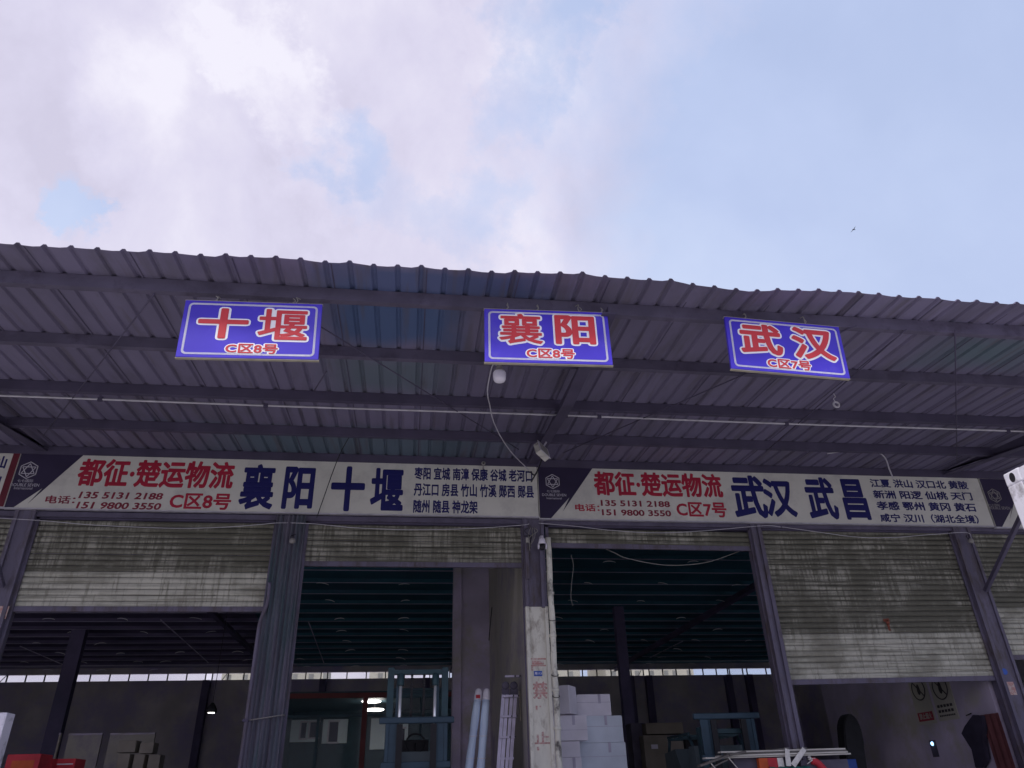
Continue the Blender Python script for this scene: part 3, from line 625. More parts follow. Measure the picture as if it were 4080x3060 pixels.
k = .8205; hang_sign((C0.x-2.2574*k, 7.09, 1.6+(7.119-1.6)*k), (R(-.4), R(-2.09), R(.95)), '十堰', 'C区8号', 'leftmost blue sign, red ten-stroke cross character first, marked area 8', [(.115, .475, .135, .675), (.545, .905, .125, .675)], (.335, .705, .755, .925), [(-.42, .09, .012), (.42, .11, .04)])
k = .8157; hang_sign((1.7968*k, 7.09, 1.6+(7.2734-1.6)*k), (R(-1.2), R(.14), R(-2.2)), '襄阳', 'C区8号', 'middle blue sign above the round bulb, marked area 8', [(.115, .46, .085, .66), (.56, .885, .085, .645)], (.325, .705, .735, .915), [(-.46, .12, .006), (-.1, .11, .01), (.42, .13, -.03), (.68, .04, .0)])
k = .823; hang_sign((5.3632*k, 7.09, 1.6+(7.2394-1.6)*k), (R(.6), R(2.98), R(-.66)), '武汉', 'C区7号', 'rightmost blue sign, drooping to the right, marked area 7', [(.105, .465, .10, .685), (.555, .92, .085, .70)], (.31, .68, .745, .925), [(-.46, .1, .008), (.32, .13, -.01)])

# ================================================================ pipes, cables, small fittings
def cable(name, pts, r, m, label, cat='cable', group=None, n=8):
    bm = B(); tube(bm, spline(pts, n), r, 6); return mk(name, bm, m, loc=pts[0], label=label, cat=cat, group=group)
# long pale conduit under the third purlin
t = thing('conduit_pipe', (2, 10.30, 6.82), 'long thin pale conduit running across under the awning', 'pipe')
bm = B(); pz = lambda x: 6.835+.006*math.sin(x*.8)
tube(bm, [(x*.5, 10.28, pz(x*.5)) for x in range(-28, 38)], .0165, 8); mk('pipe', bm, 'grey_zinc', t)
for px in (385, 1055, 2252, 2385, 3122, 3985):
    p = atY(px, 1640, 10.28); bm = B(); box(bm, (p.x-.03, 10.262, pz(p.x)-.035), (p.x+.035, 10.30, pz(p.x)+.03)); box(bm, (p.x-.012, 10.30, pz(p.x)-.02), (p.x+.012, 10.33, roofz(10.3)-.15)); mk('bracket', bm, 'dark_steel', t)
# LED bulb under the middle sign with its cable
bp = atY(1990, 1492, 8.45)
t = thing('led_bulb', (bp.x, bp.y, bp.z), 'large round white bulb hanging just below the middle blue sign', 'light bulb')
bm = B(); lathe(bm, [(.01, -.115), (.045, -.112), (.072, -.098), (.083, -.075), (.086, -.03), (.086, .02), (.078, .035)], 24, bp); mk('diffuser', bm, 'lamp_white', t)
bm = B(); lathe(bm, [(.075, .036), (.07, .06), (.045, .085), (.04, .10), (.043, .105), (.036, .12), (.035, .17), (.01, .18)], 20, bp); mk('cap', bm, 'cable_grey', t)
bm = B(); tube(bm, [bp+Vector((0, 0, .17)), Vector((bp.x, bp.y+.05, roofz(bp.y)-.02))], .012, 6); mk('holder', bm, 'black', t)
pts = [bp+Vector((-.02, .1, .2)), atY(1962, 1458, 8.5), atY(1945, 1530, 8.9), atY(1943, 1575, 9.3), atY(1951, 1612, 9.7), atY(1956, 1640, 10.0), atY(1966, 1678, 10.4), atY(1995, 1740, 11.0), atY(2040, 1805, 11.7), atY(2092, 1858, 12.5), atY(2112, 1878, 12.84)]
cable('bulb_cable', pts, .009, 'cable_white', 'white cable drooping from the round bulb to the floodlight')
# floodlight above the joint of the banners
fp = atY(2156, 1800, 10.9)
t = thing('floodlight', fp, 'boxy beige floodlight tilted on its bracket above the joint of the sign boards', 'floodlight')
rm = Euler((R(-28), R(22), R(38))).to_matrix()
def rbox(a, b, m, name, bev=.012):
    bm = B(); vs = box(bm, Vector(a)*.9, Vector(b)*.9, bev); bmesh.ops.rotate(bm, cent=(0, 0, 0), matrix=rm, verts=bm.verts); bmesh.ops.translate(bm, vec=fp, verts=bm.verts); return mk(name, bm, m, t)
rbox((-.13, -.06, -.15), (.13, .05, .15), 'cream', 'housing'); rbox((-.145, -.075, -.165), (.145, -.061, .165), 'grey_zinc', 'bezel', .004); rbox((-.11, -.079, -.13), (.11, -.0755, .13), 'cable_grey', 'lens', 0)
rbox((-.06, .051, .03), (.06, .085, .12), 'cable_grey', 'driver_box', .005)
bm = B(); tube(bm, spline([fp+Vector((.02, .05, -.1)), fp+Vector((-.0, .35, -.16)), fp+Vector((.02, 1.2, -.05)), atY(2140, 1880, 12.87), atY(2128, 1893, 12.86), atY(2112, 1878, 12.84)]), .012, 6); mk('lead', bm, 'black', t)
bm = B(); beam(bm, fp+Vector((.0, .05, .02)), (fp.x+.12, fp.y+.12, roofz(fp.y)-.36), .03, .012, (0, 1, 0)); mk('bracket', bm, 'grey_zinc', t)
# pan-tilt camera on the middle column
cp = atY(2160, 2172, 12.72)
t = thing('security_camera', cp, 'white pan tilt security camera on the middle column', 'camera')
bm = B(); lathe(bm, [(.028, .17), (.03, .13), (.05, .12), (.062, .07), (.066, .03), (.06, .02)], 18, cp); mk('mount', bm, 'lamp_white', t)
bm = B(); lathe(bm, [(.01, -.095), (.03, -.088), (.05, -.065), (.056, -.03), (.05, .015)], 18, cp); mk('dome', bm, 'black', t)
bm = B()
for s in (-1, 1): lathe(bm, [(.012, -.012), (.05, -.01), (.055, .0), (.05, .012), (.01, .014)], 16, cp+Vector((s*.068, 0, -.02)), (0, R(90), 0))
mk('side_cover', bm, 'lamp_white', t)
bm = B(); beam(bm, cp+Vector((0, 0, .15)), cp+Vector((0, .2, .2)), .03, .03); tube(bm, [cp+Vector((s_, 0, .05)) for s_ in (.0, .001)], .01); mk('arm', bm, 'lamp_white', t)
# junction box and tangle under the banner joint
jp = atY(2107, 2120, 12.8)
t = thing('junction_box', jp, 'small cluttered junction box with tangled wires atop the middle column', 'junction box')
bm = B(); box(bm, jp+Vector((-.09, -.02, -.06)), jp+Vector((.07, .09, .07)), .008); mk('box', bm, 'dark_goods', t)
for q in range(6):
    a = random.uniform(-.1, .1); bm = B(); tube(bm, spline([jp+Vector((a, -.03, .07)), jp+Vector((a+random.uniform(-.08, .08), -.06, .0)), jp+Vector((a+random.uniform(-.1, .1), -.05, -.12)), jp+Vector((random.uniform(-.02, .05), -.03, -.2-.03*q))]), .006, 5); mk('wire', bm, random.choice(('black', 'cable_grey', 'black')), t)
p = atY(2101, 2152, 12.85); bm = B(); box(bm, p+Vector((-.025, -.02, -.045)), p+Vector((.03, .02, .045)), .005); mk('junction_module', bm, 'cream', loc=p, label='tiny beige module dangling below the tangle of wires on the middle column', cat='module')
p = atY(1926, 1846, 12.8); t = thing('mini_camera', p, 'tiny round camera perched on the top edge of the left sign board', 'camera')
bm = B(); lathe(bm, [(.02, .03), (.038, .02), (.04, -.01), (.025, -.03), (.01, -.032)], 14, p, (R(70), 0, 0)); mk('body', bm, 'cable_grey', t); bm = B(); lathe(bm, [(.018, 0), (.018, .004)], 12, p+Vector((0, -.034, -.012)), (R(70), 0, 0)); mk('lens', bm, 'black', t)
bm = B(); tube(bm, [p, p+Vector((0, .08, -.1))], .01, 6); mk('stem', bm, 'cable_grey', t)
# swags of white cable along the lintel
def sw(pp, y=12.83): return [atY(*q, y) for q in pp]
G = 'white cables swagged under the sign boards'
cable('swag_cable', sw([r4(-300, 640), r4(0, 648), r4(400, 672), r4(800, 706), r4(1460, 733), r4(1900, 724), r4(2212, 700), r5(120, 689), r5(230, 687)]), .006, 'cable_white', 'white cable sagging across the half raised left shutter', group=G)
cable('swag_cable', sw([r5(250, 687), r5(480, 698), r5(800, 729), r5(1300, 746), r5(1800, 734), r5(2212, 706), r6(230, 696)]), .006, 'cable_white', 'white cable sagging across the second shutter, above the forklift with raised mast', group=G)
cable('swag_cable', sw([r6(310, 690), r6(620, 716), r6(900, 748), r6(1300, 772), r6(1700, 755), r6(2212, 712), r7(150, 722)]), .006, 'cable_white', 'white cable sagging across the highest rolled shutter', group=G)
cable('swag_cable', sw([r7(160, 722), r7(420, 758), r7(780, 806), r7(1080, 812), r7(1440, 785), r7(1720, 770), r7(1765, 815), r7(1790, 870)]), .006, 'cable_white', 'white cable sagging across the lowest shutter to the right column', group=G)
cable('loop_cable', sw([r6(800, 875), r6(950, 940), r6(1050, 985), r6(1300, 1036), r6(1500, 1047), r6(1750, 1018), r6(2030, 922)], 13.3), .007, 'cable_grey', 'thin grey cable looping across the dark opening below the highest shutter')
cable('pull_cord', sw([r6(585, 960), r6(605, 1050), r6(590, 1200), r6(585, 1320), r6(600, 1390)], 13.2), .005, 'cable_grey', 'thin cord hanging straight down in the third doorway', 'cord')
cable('slanting_cord', [onroof(1395, 1735, .1), atY(1345, 1830, 12.6), atY(1262, 2062, 12.85)], .008, 'black', 'dark cord crossing the left sign board between its big characters', 'cord', n=3)
z6 = lambda x, y: (3280+x*.3617, 1450+y*.3617)
cable('stub_cable', [atY(*z6(*q), 11.72) for q in ((45, 988), (180, 968), (340, 958), (520, 966), (625, 985), (690, 1050), (725, 1150), (768, 1255))], .0125, 'cable_white', 'stiff white cable arching out of the top of the right sign board')
p = onroof(3332, 1612, .25); t = thing('hook_insulator', p, 'white ring insulator dangling under the awning right of the right blue sign', 'insulator')
bm = B(); tube(bm, [p+Vector((.045*math.cos(a_*.5236), 0, .045*math.sin(a_*.5236))) for a_ in range(13)], .016, 8); mk('ring', bm, 'cable_white', t)
bm = B(); tube(bm, spline([p+Vector((0, 0, .04)), p+Vector((-.02, 0, .1)), p+Vector((.02, 0, .14)), p+Vector((0, 0, .2))]), .007, 6); mk('wire', bm, 'cable_white', t)
# peeling pipe beside the middle column, thin pipe beside the wrapped column
t = thing('drain_pipe', (2.46, 12.9, DK), 'peeling white drain pipe strapped beside the middle column', 'pipe')
bm = B(); zz = [DK+.02+i*.12 for i in range(38)]; tube(bm, [(2.455+.006*math.sin(z*5), 12.93, z) for z in zz], [.052+random.uniform(-.003, .004) for z in zz], 12); mk('pipe', bm, 'peel_pipe', t)
for z in (colz(2540), colz(2758), colz(2912), colz(2370)):
    bm = B(); lathe(bm, [(.058, 0), (.064, .012), (.064, .04), (.058, .05)], 14, (2.455, 12.93, z)); mk('collar', bm, 'peel_pipe', t)
for z in (colz(2470), colz(2690), colz(2775)):
    bm = B(); tube(bm, [(2.455+.062*math.cos(a_*.35), 12.93+.062*math.sin(a_*.35), z+.03*math.sin(a_*.35)) for a_ in range(19)], .006, 5); mk('wire_tie', bm, 'black', t)
t = thing('drop_pipe', (-2.46, 12.9, DK), 'thin bent pipe beside the teal wrapped column', 'pipe')
bm = B(); tube(bm, spline([(-2.445, 12.86, DK+.02), (-2.44, 12.86, 2.6), (-2.44, 12.86, 3.3), (-2.44, 12.86, 4.0), (-2.43, 12.88, 4.2), (-2.36, 12.86, 4.45), (-2.36, 12.86, 4.8)]), .03, 8); mk('pipe', bm, 'post_steel', t)
bm = B(); box(bm, (-2.49, 12.82, 2.66), (-2.40, 12.9, 2.70)); mk('clamp', bm, 'dark_steel', t)
for px, lab in ((1130+0, 'teal wrapped column'), (3868, 'right column')):
    p = atY(px if px != 1130 else 1165, 2155, 12.8); bm = B(); t = thing('wall_lamp', p, 'small dusty lamp head with wires near the top of the '+lab, 'lamp', 'small lamps on the columns')
    bm = B(); lathe(bm, [(.02, .05), (.05, .02), (.055, -.02), (.03, -.04), (.01, -.045)], 14, p, (R(35), 0, 0)); mk('head', bm, 'cable_grey', t)
    bm = B(); tube(bm, spline([p, p+Vector((-.04, .03, .09)), p+Vector((.03, .08, .14))]), .008, 6); mk('stem', bm, 'black', t)

# ================================================================ things inside and in front
# pale curved straps that catch the light under the dark roof
arcs = [(170+25, 2464), (490, 2464), (780, 2462), (290, 2518), (575, 2518), (840, 2516), (145, 2561), (400, 2562), (241, 2601), (480, 2602), (717, 2597), (98, 2637), (328, 2637), (551, 2635), (660, 2634), (190, 2668), (404, 2668), (612, 2667),
        (948, 2595), (988, 2628), (1198, 2624), (1223, 2655), (1415, 2653), (1286, 2323), (1610, 2326), (1315, 2391), (1615, 2391), (1352, 2463), (1608, 2461), (1360, 2512), (1610, 2509), (1383, 2553), (1396, 2589), (1606, 2588), (1597, 2621), (1607, 2650),
        (2427, 2236), (2760, 2235), (2345, 2322), (2642, 2323), (2935, 2329), (2283, 2392), (2553, 2393), (2870, 2392), (2223, 2459), (2712, 2460), (2408, 2508), (2858, 2506), (2352, 2552), (2567, 2550), (2772, 2549), (2982, 2551), (2700, 2585), (2636, 2617), (2820, 2618), (2232, 2646), (2582, 2643), (2756, 2643)]
bm = B(); tube(bm, [(.2*math.sin(R(a_)), 0, .07*math.cos(R(a_))-.07) for a_ in range(-70, 71, 14)], [.005, .009, .012, .014, .015, .015, .015, .014, .012, .009, .005], 6)
proto = None
for i, (px, py) in enumerate(arcs):
    p = atZ(px, py, RZ-.19)
    if proto is None:
        proto = mk('curved_strap', bm, 'strap_white', loc=p, local=True, cat='strap', label='small pale curved strap hanging under the dark warehouse roof', group='pale straps under the inner roof'); o = proto
    else: o = copy_tree(proto)
    o.location = p; s_ = random.uniform(.75, 1.1)*(.75+p.y/90); o.scale = (s_, s_, s_*random.uniform(.6, 1)); o.rotation_euler = (0, random.uniform(-.15, .25), random.uniform(-.2, .2))
# glazed office
OY = 23.0
t = thing('office_cabin', (-.6, OY, DK), 'dim glazed office with red steel frame behind the forklift with raised mast', 'office')
bm = B(); zt = 4.2; box(bm, (-3.95, OY-.06, zt-.13), (1.62, OY+.06, zt), .004)
for x in (-3.85, -1.15, 1.5): box(bm, (x-.07, OY-.055, DK), (x+.07, OY+.055, zt-.131), .004)
mk('red_frame', bm, 'red_frame', t)
bm = B(); z2 = atY(1300, 2848, OY).z; box(bm, (-3.77, OY-.03, z2-.06), (1.4, OY+.03, z2)); box(bm, (-2.45, OY-.029, DK), (-2.37, OY+.029, z2-.061)); box(bm, (.4, OY-.029, DK), (.46, OY+.029, zt-.135)); box(bm, (-3.77, OY-.03, 1.9), (1.4, OY+.03, 2.0)); mk('dark_mullion', bm, 'teal_dark', t)
for xa, xb in ((-3.77, -1.23), (-1.07, 1.42)):
    bm = B(); box(bm, (xa, OY+.031, DK), (xb, OY+.037, zt-.132)); mk('glass', bm, 'office_glass', t)
bm = B(); box(bm, (-3.9, OY+.1, DK), (-3.8, OY+4.99, zt)); box(bm, (-3.9, OY+5.0, DK), (1.6, OY+5.1, zt)); box(bm, (-3.9, OY+.2, zt+.01), (1.6, OY+5.1, zt+.07)); mk('cabin_shell', bm, 'teal_dark', t)
def ob(x0, y0, x1, y1, Y): return atY(x0, y1, Y), atY(x1, y0, Y)
zo = lambda x, y: (1000+x*.2532, 2650+y*.2532)
# pale panels with dark windows on the rear wall of the office
for (x0, y0, x1, y1, wins) in ((490, 860, 1075, 1215, ((775, 905, 880, 1150), (915, 900, 1065, 1140))), (1110, 850, 1530, 1235, ((1215, 895, 1380, 1210),)), (1865, 830, 2480, 1330, ((2250, 1000, 2420, 1200),))):
    a, b = ob(*zo(x0, y0), *zo(x1, y1), OY+4.9); bm = B(); box(bm, (a.x, OY+4.86, a.z), (b.x, OY+4.99, b.z)); pn = mk('pale_panel', bm, 'cabin_white', t)
    for w in wins:
        a, b = ob(*zo(w[0], w[1]), *zo(w[2], w[3]), OY+4.85); bm = B(); box(bm, (a.x, OY+4.83, a.z), (b.x, OY+4.855, b.z)); mk('dark_window', bm, 'board_dark', pn)
        bm = B(); box(bm, (a.x-.05, OY+4.82, a.z-.04), (a.x, OY+4.858, b.z+.04)); box(bm, (a.x-.05, OY+4.82, b.z+.001), (b.x+.05, OY+4.858, b.z+.05)); box(bm, (a.x+.001, OY+4.82, a.z-.05), (b.x+.05, OY+4.858, a.z-.001)); mk('window_frame', bm, 'carton_white', pn)
for px, py in ((1480, 2792), (1492, 2825)):
    p = atY(px, py, OY+2.2); bm = B(); lathe(bm, [(.02, -.05), (.26, -.045), (.30, -.02), (.28, .0), (.05, .02)], 24, p); L_ = thing('ceiling_lamp', p, ('lit disc lamp in the office, higher of two', 'lit disc lamp in the office, lower of two')[0 if py < 2800 else 1], 'lamp', 'lit lamps in the office'); mk('disc', bm, 'lit', L_)
    bm = B(); tube(bm, [p+Vector((0, 0, .01)), (p.x, p.y, zt+.005)], .01, 6); mk('stem', bm, 'black', L_)

# forklifts
def make_forklift(loc, w, h, carr_z, label, rods=True):
    t = thing('forklift', loc, label, 'forklift', 'forklifts behind the doors')
    hw = w/2
    for s in (-1, 1):
        bm = B(); box(bm, (s*hw-.055, 0, 0), (s*hw+.055, .02, h)); box(bm, (s*hw-.055, .14, 0), (s*hw+.055, .16, h)); box(bm, (s*hw+s*.035-.012, .02, 0), (s*hw+s*.035+.012, .14, h)); mk('mast_rail', bm, 'teal_dark', t, local=True)
        bm = B(); xx = s*(hw-.13); box(bm, (xx-.03, .05, .1), (xx+.03, .13, h-.12)); mk('inner_rail', bm, 'teal_bar', t, local=True)
        if rods:
            bm = B(); lathe(bm, [(.026, h-1.25), (.026, h-.3)], 14, (s*(hw-.17), -.02, 0)); lathe(bm, [(.026, .5), (.026, .55)], 8, (s*(hw-.17), -.02, 0)); mk('lift_rod', bm, 'chrome', t, local=True)
            bm = B(); lathe(bm, [(.04, .1), (.04, h-1.26)], 12, (s*(hw-.17), -.02, 0)); lathe(bm, [(.05, h-.3), (.055, h-.28), (.055, h-.12), (.03, h-.1)], 12, (s*(hw-.17), -.02, 0)); mk('lift_cylinder', bm, 'teal_dark', t, local=True)
            bm = B(); z = carr_z
            while z < h-.12: box(bm, (s*(hw-.36)-.022, .02, z), (s*(hw-.36)+.022, .05, z+.028)); box(bm, (s*(hw-.36)-.012, .026, z+.029), (s*(hw-.36)+.012, .044, z+.04)); z += .041
            mk('lift_chain', bm, 'black', t, local=True)
    bm = B(); box(bm, (-hw, .01, h-.11), (hw, .13, h-.03), .006); box(bm, (-hw, .03, .35), (hw, .12, .45), .006); mk('crossbar', bm, 'teal_dark', t, local=True)
    bm = B(); box(bm, (-hw-.16, -.10, carr_z-.05), (hw+.16, -.02, carr_z+.05), .02)
    for s in (-1, 1): box(bm, (s*(hw-.06)-.11, -.09, carr_z-.62), (s*(hw-.06)-.05, -.045, carr_z-.051), .006); box(bm, (s*(hw-.06)+.05, -.09, carr_z-.62), (s*(hw-.06)+.11, -.045, carr_z-.051), .006); box(bm, (s*(hw-.06)-.05, -.07, carr_z-.62), (s*(hw-.06)+.05, -.055, carr_z-.051))
    box(bm, (-hw-.1, -.10, carr_z-.72), (hw+.1, -.04, carr_z-.621), .01); mk('carriage', bm, 'teal_bar', t, local=True)
    for s in (-1, 1):
        bm = B(); box(bm, (s*.28-.05, -.14, max(.06, carr_z-.95)), (s*.28+.05, -.105, carr_z-.06)); box(bm, (s*.28-.05, -.9, max(.04, carr_z-.98)), (s*.28+.05, -.105, max(.06, carr_z-.951))); mk('fork', bm, 'black', t, local=True)
    bm = B(); prism(bm, [(-.5, .35, .25), (-.5, 1.2, .25), (-.5, 2.1, .35), (-.5, 2.15, 1.0), (-.5, 1.5, 1.05), (-.5, 1.2, .65), (-.5, .8, .6), (-.5, .7, 1.05), (-.5, .4, 1.05)], (1.0, 0, 0)); mk('body', bm, 'fk_body', t, local=True)
    bm = B(); box(bm, (-.25, 1.15, .66), (.25, 1.6, .8), .03); box(bm, (-.25, 1.55, .8), (.25, 1.7, 1.3), .03); mk('seat', bm, 'black', t, local=True)
    bm = B(); hg = min(2.05, h-.12)
    for x in (-.47, .47): tube(bm, [(x, .5, 1.0), (x, .7, hg)], .03, 8); tube(bm, [(x, 1.95, 1.0), (x, 1.85, hg)], .03, 8)
    for y in (.7, .95, 1.2, 1.45, 1.7, 1.85): box(bm, (-.5, y-.02, hg), (.5, y+.02, hg+.04))
    for x in (-.5, .46): box(bm, (x, .66, hg+.0405), (x+.04, 1.9, hg+.08))
    mk('overhead_guard', bm, 'teal_dark', t, local=True)
    bm = B(); tube(bm, [(.17*math.cos(a_*.5236), .85+.05*math.sin(a_*.5236), 1.2+.16*math.sin(a_*.5236)) for a_ in range(13)], .014, 6); tube(bm, [(0, .74, 1.0), (0, .85, 1.2)], .02, 6); mk('steering_wheel', bm, 'black', t, local=True)
    for x, y, r in ((-.5, .42, .3), (.5, .42, .3), (-.42, 1.75, .24), (.42, 1.75, .24)):
        bm = B(); lathe(bm, [(r*.5, -.1), (r*.9, -.1), (r, -.06), (r, .06), (r*.9, .1), (r*.5, .1)], 22, (x, y, r), (0, R(90), 0)); wl_ = mk('wheel', bm, 'rubber', t, local=True)
        bm = B(); lathe(bm, [(.03, -.105), (r*.48, -.104), (r*.48, .104), (.03, .105)], 18, (x, y, r), (0, R(90), 0)); mk('rim', bm, 'teal_bar', wl_, local=True)
    return t
make_forklift((.19, 13.66, DK), .93, 2.345, 1.50, 'teal forklift with tall raised mast and two bright chrome rods')
make_forklift((5.72, 13.9, DK), .92, 1.33, 1.50, 'small teal forklift with low mast behind the plank bundle', rods=False)

# wrapped rolls and ladder against the partition
for i, (tx, ty, bx_, lab) in enumerate(((1908, 2738, 1868, 'left pale blue wrapped roll with red tag leaning by the ladder'), (1940, 2738, 1915, 'right pale blue wrapped roll without tag, nearest the ladder'))):
    top, low = atY(tx, ty+6, 14.3), atY(bx_, 3062, 14.0); d = (low-top).normalized(); bot = top+d*((top.z-DK)/-d.z)
    t = thing('wrapped_roll', bot, lab, 'wrapped roll', 'wrapped rolls leaning inside')
    bm = B(); n = 14; zs = [j/n for j in range(n+1)]
    tube(bm, [bot.lerp(top, .0+z_*.9) for z_ in zs], [.068+.004*math.sin(z_*17+i)+.003*random.random() for z_ in zs], 14); mk('blue_film', bm, 'wrap_blue', t)
    bm = B(); tube(bm, [bot.lerp(top, .9+z_*.1) for z_ in (0, .2, .5, .8, .95, 1)], [.071, .07, .066, .058, .04, .012], 14); mk('white_end', bm, 'wrap_white', t)
    for f_ in (.45, .62):
        bm = B(); a = bot.lerp(top, f_); tube(bm, [a+Vector((.073*math.cos(q*.35), .073*math.sin(q*.35), .01*math.sin(q*.35))) for q in range(19)], .005, 5); mk('tie', bm, 'wrap_white', t)
    if i == 0:
        p = bot.lerp(top, .93); bm = B(); box(bm, p+Vector((-.04, -.078, -.03)), p+Vector((.035, -.066, .03))); mk('red_tag', bm, 'red_goods', t)
t = thing('folding_ladder', atY(2030, 3060, 14.1), 'folded aluminium ladder with dark round hinges leaning on the olive wall', 'ladder')
def lrail(x0, x1, y0, Y, m):
    a = atY((x0+x1)/2, y0, Y); b = atY((x0+x1)/2-22, 3060, Y-.1); d = (b-a).normalized(); c = a+d*((a.z-DK)/-d.z); w = (x1-x0)/CAM_F*Y*1.03
    bm = B(); beam(bm, a, c, w*.9, .03, (0, 1, 0)); mk('side_rail', bm, m, t); return a, c
for x0, x1 in ((2000, 2013), (2015, 2029), (2034, 2046), (2049, 2062)):
    a, c = lrail(x0, x1, 2752, 14.1, 'alu')
for px in (2014, 2047):
    p = atY(px, 2732, 14.1); bm = B(); lathe(bm, [(.03, -.03), (.068, -.028), (.07, .028), (.03, .03)], 18, p, (R(90), 0, 0)); mk('hinge', bm, 'dark_goods', t)
    bm = B(); box(bm, p+Vector((-.07, -.025, -.15)), p+Vector((.07, .02, -.05)), .006); mk('hinge_plate', bm, 'dark_goods', t)
for j in range(7):
    z = DK+.25+j*.33; f_ = (z-DK)/(a.z-DK); x_ = c.x+(a.x-c.x)*f_-.1
    bm = B(); box(bm, (x_-.13, 14.0, z-.018), (x_+.15, 14.1, z+.018), .004); mk('rung', bm, 'alu', t)
    if j > 2:
        bm = B(); 
        for q in (.0, .09): lathe(bm, [(.014, 0), (.014, .012)], 10, (x_+.05+q, 13.99, z), (R(90), 0, 0))
        mk('bolt', bm, 'black', t)
bm = B(); a = atY(2066, 2755, 14.3); prism(bm, [a, a+Vector((.05, 0, .03)), a+Vector((.1, 0, -.4)), a+Vector((.02, 0, -.5))], (0, .02, 0)); mk('stabiliser', bm, 'alu_yel', t)

# cartons
def carton(name, a, b, m, label, group, rot=None, tape=True, cat='carton'):
    a, b = Vector(a), Vector(b); c = (a+b)/2; base = Vector((c.x, c.y, a.z)); t = thing(name, base, label, cat, group)
    t.rotation_euler = rot if rot else (0, 0, R(random.uniform(-1.5, 1.5)))
    bm = B(); box(bm, a, b, .008); mk('box', bm, m, t)
    if tape:
        w = .05; bm = B(); x = a.x+(b.x-a.x)*random.uniform(.55, .8); box(bm, (x-w/2, a.y-.003, b.z-.16), (x+w/2, a.y+.002, b.z+.002)); box(bm, (x-w/2, a.y+.0025, b.z), (x+w/2, b.y, b.z+.003)); mk('tape', bm, 'carton_tape', t)
        bm = B(); zc_ = (a.z+b.z)/2+random.uniform(-.05, .05); box(bm, (a.x+.004, a.y-.0035, zc_), (b.x-.004, a.y-.0005, zc_+.006)); mk('seam', bm, 'carton_tape', t)
    return t
GW = 'white cartons stacked behind the drain pipe'
XR = lambda px, Y: atY(px, 2900, Y).x
carton('carton', (2.95, 14.5, DK), (4.02, 15.1, 1.87), 'carton_teal', 'large pale carton at the bottom of the right stack behind the middle column', GW)
carton('carton', (2.98, 14.5, 1.873), (4.0, 15.08, 2.345), 'carton_teal', 'wide pale carton third from the top of the right stack', GW)
carton('carton', (3.02, 14.5, 2.348), (3.97, 15.05, 2.795), 'carton_teal', 'wide pale teal carton second from the top of the right stack', GW)
carton('carton', (3.10, 14.55, 2.798), (3.80, 15.05, 3.17), 'carton_white', 'top carton of the right stack, flat and unbroken', GW)
carton('carton', (2.55, 14.05, DK), (3.07, 14.48, 1.72), 'carton_white', 'bottom carton of the narrow left stack beside the drain pipe', GW)
carton('carton', (2.56, 14.03, 1.723), (3.06, 14.47, 2.10), 'carton_white', 'lower middle carton of the narrow left stack with torn edge', GW)
carton('carton', (2.55, 14.05, 2.103), (3.05, 14.46, 2.36), 'carton_white', 'low flat carton in the narrow left stack', GW, tape=False)
carton('carton', (2.54, 14.0, 2.363), (3.19, 14.45, 2.772), 'carton_white', 'overhanging carton right under the tilted one', GW)
carton('carton', (2.55, 13.9, 2.782), (3.0, 14.3, 3.25), 'carton_white', 'tilted carton on top of the narrow left stack', GW, (0, R(-1.2), R(-31)), False)
GO = 'dark cartons in the depth of the third doorway'
for (x0, y0, x1, y1, Y, m, lab) in ((2578, 2878, 2720, 2925, 20, 'carton_olive', 'wide flat dark olive carton on top of the pile'), (2578, 2928, 2655, 3070, 20.0, 'carton_olive', 'tall dark olive carton with a pale label'), (2665, 2930, 2725, 3070, 20.2, 'carton_brown', 'tall brown carton right of the olive one'), (2530, 2880, 2570, 3070, 20.4, 'dark_goods', 'narrow dark carton left of the olive pile')):
    a, b = atY(x0, y1, Y), atY(x1, y0, Y); c = carton('carton', (a.x, Y, max(DK, a.z) if y1 < 3050 else DK), (b.x, Y+.5, b.z), m, lab, GO, tape=False)
p = atY(2610, 2975, 20); bm = B(); box(bm, (p.x-.1, 19.985, p.z-.05), (p.x+.07, 19.998, p.z+.05)); mk('paper_label', bm, 'carton_white', loc=p, label='pale paper label stuck on the tall olive carton', cat='label')
# left doorway: red cases, boards, cartons
GR = 'red cases at the lower left'
for i, (x0, y0, x1, y1, Y, lab) in enumerate(((16, 3003, 165, 3062, 15.4, 'large red printed case at the lower left corner'), (172, 3022, 212, 3062, 16.0, 'small dark red case with white patch between the red ones'), (216, 3022, 303, 3062, 16.2, 'red case with pale stripes, right end of the red row'))):
    a, b = atY(x0, y1, Y), atY(x1, y0, Y); t = thing('red_case', ((a.x+b.x)/2, Y, DK), lab, 'case', GR)
    bm = B(); box(bm, (a.x, Y, DK), (b.x, Y+.5, b.z), .008); mk('box', bm, 'red_goods', t)
    bm = B(); box(bm, (a.x+.1, Y-.004, b.z-.22), (b.x-.08, Y-.001, b.z-.10)) if i == 0 else box(bm, (a.x+.03, Y-.004, b.z-.10), (b.x-.03, Y-.001, b.z-.08)); mk('printed_stripe', bm, 'orange_goods' if i == 0 else 'carton_white', t)
GB = 'pale boards leaning at the back of the left doorway'
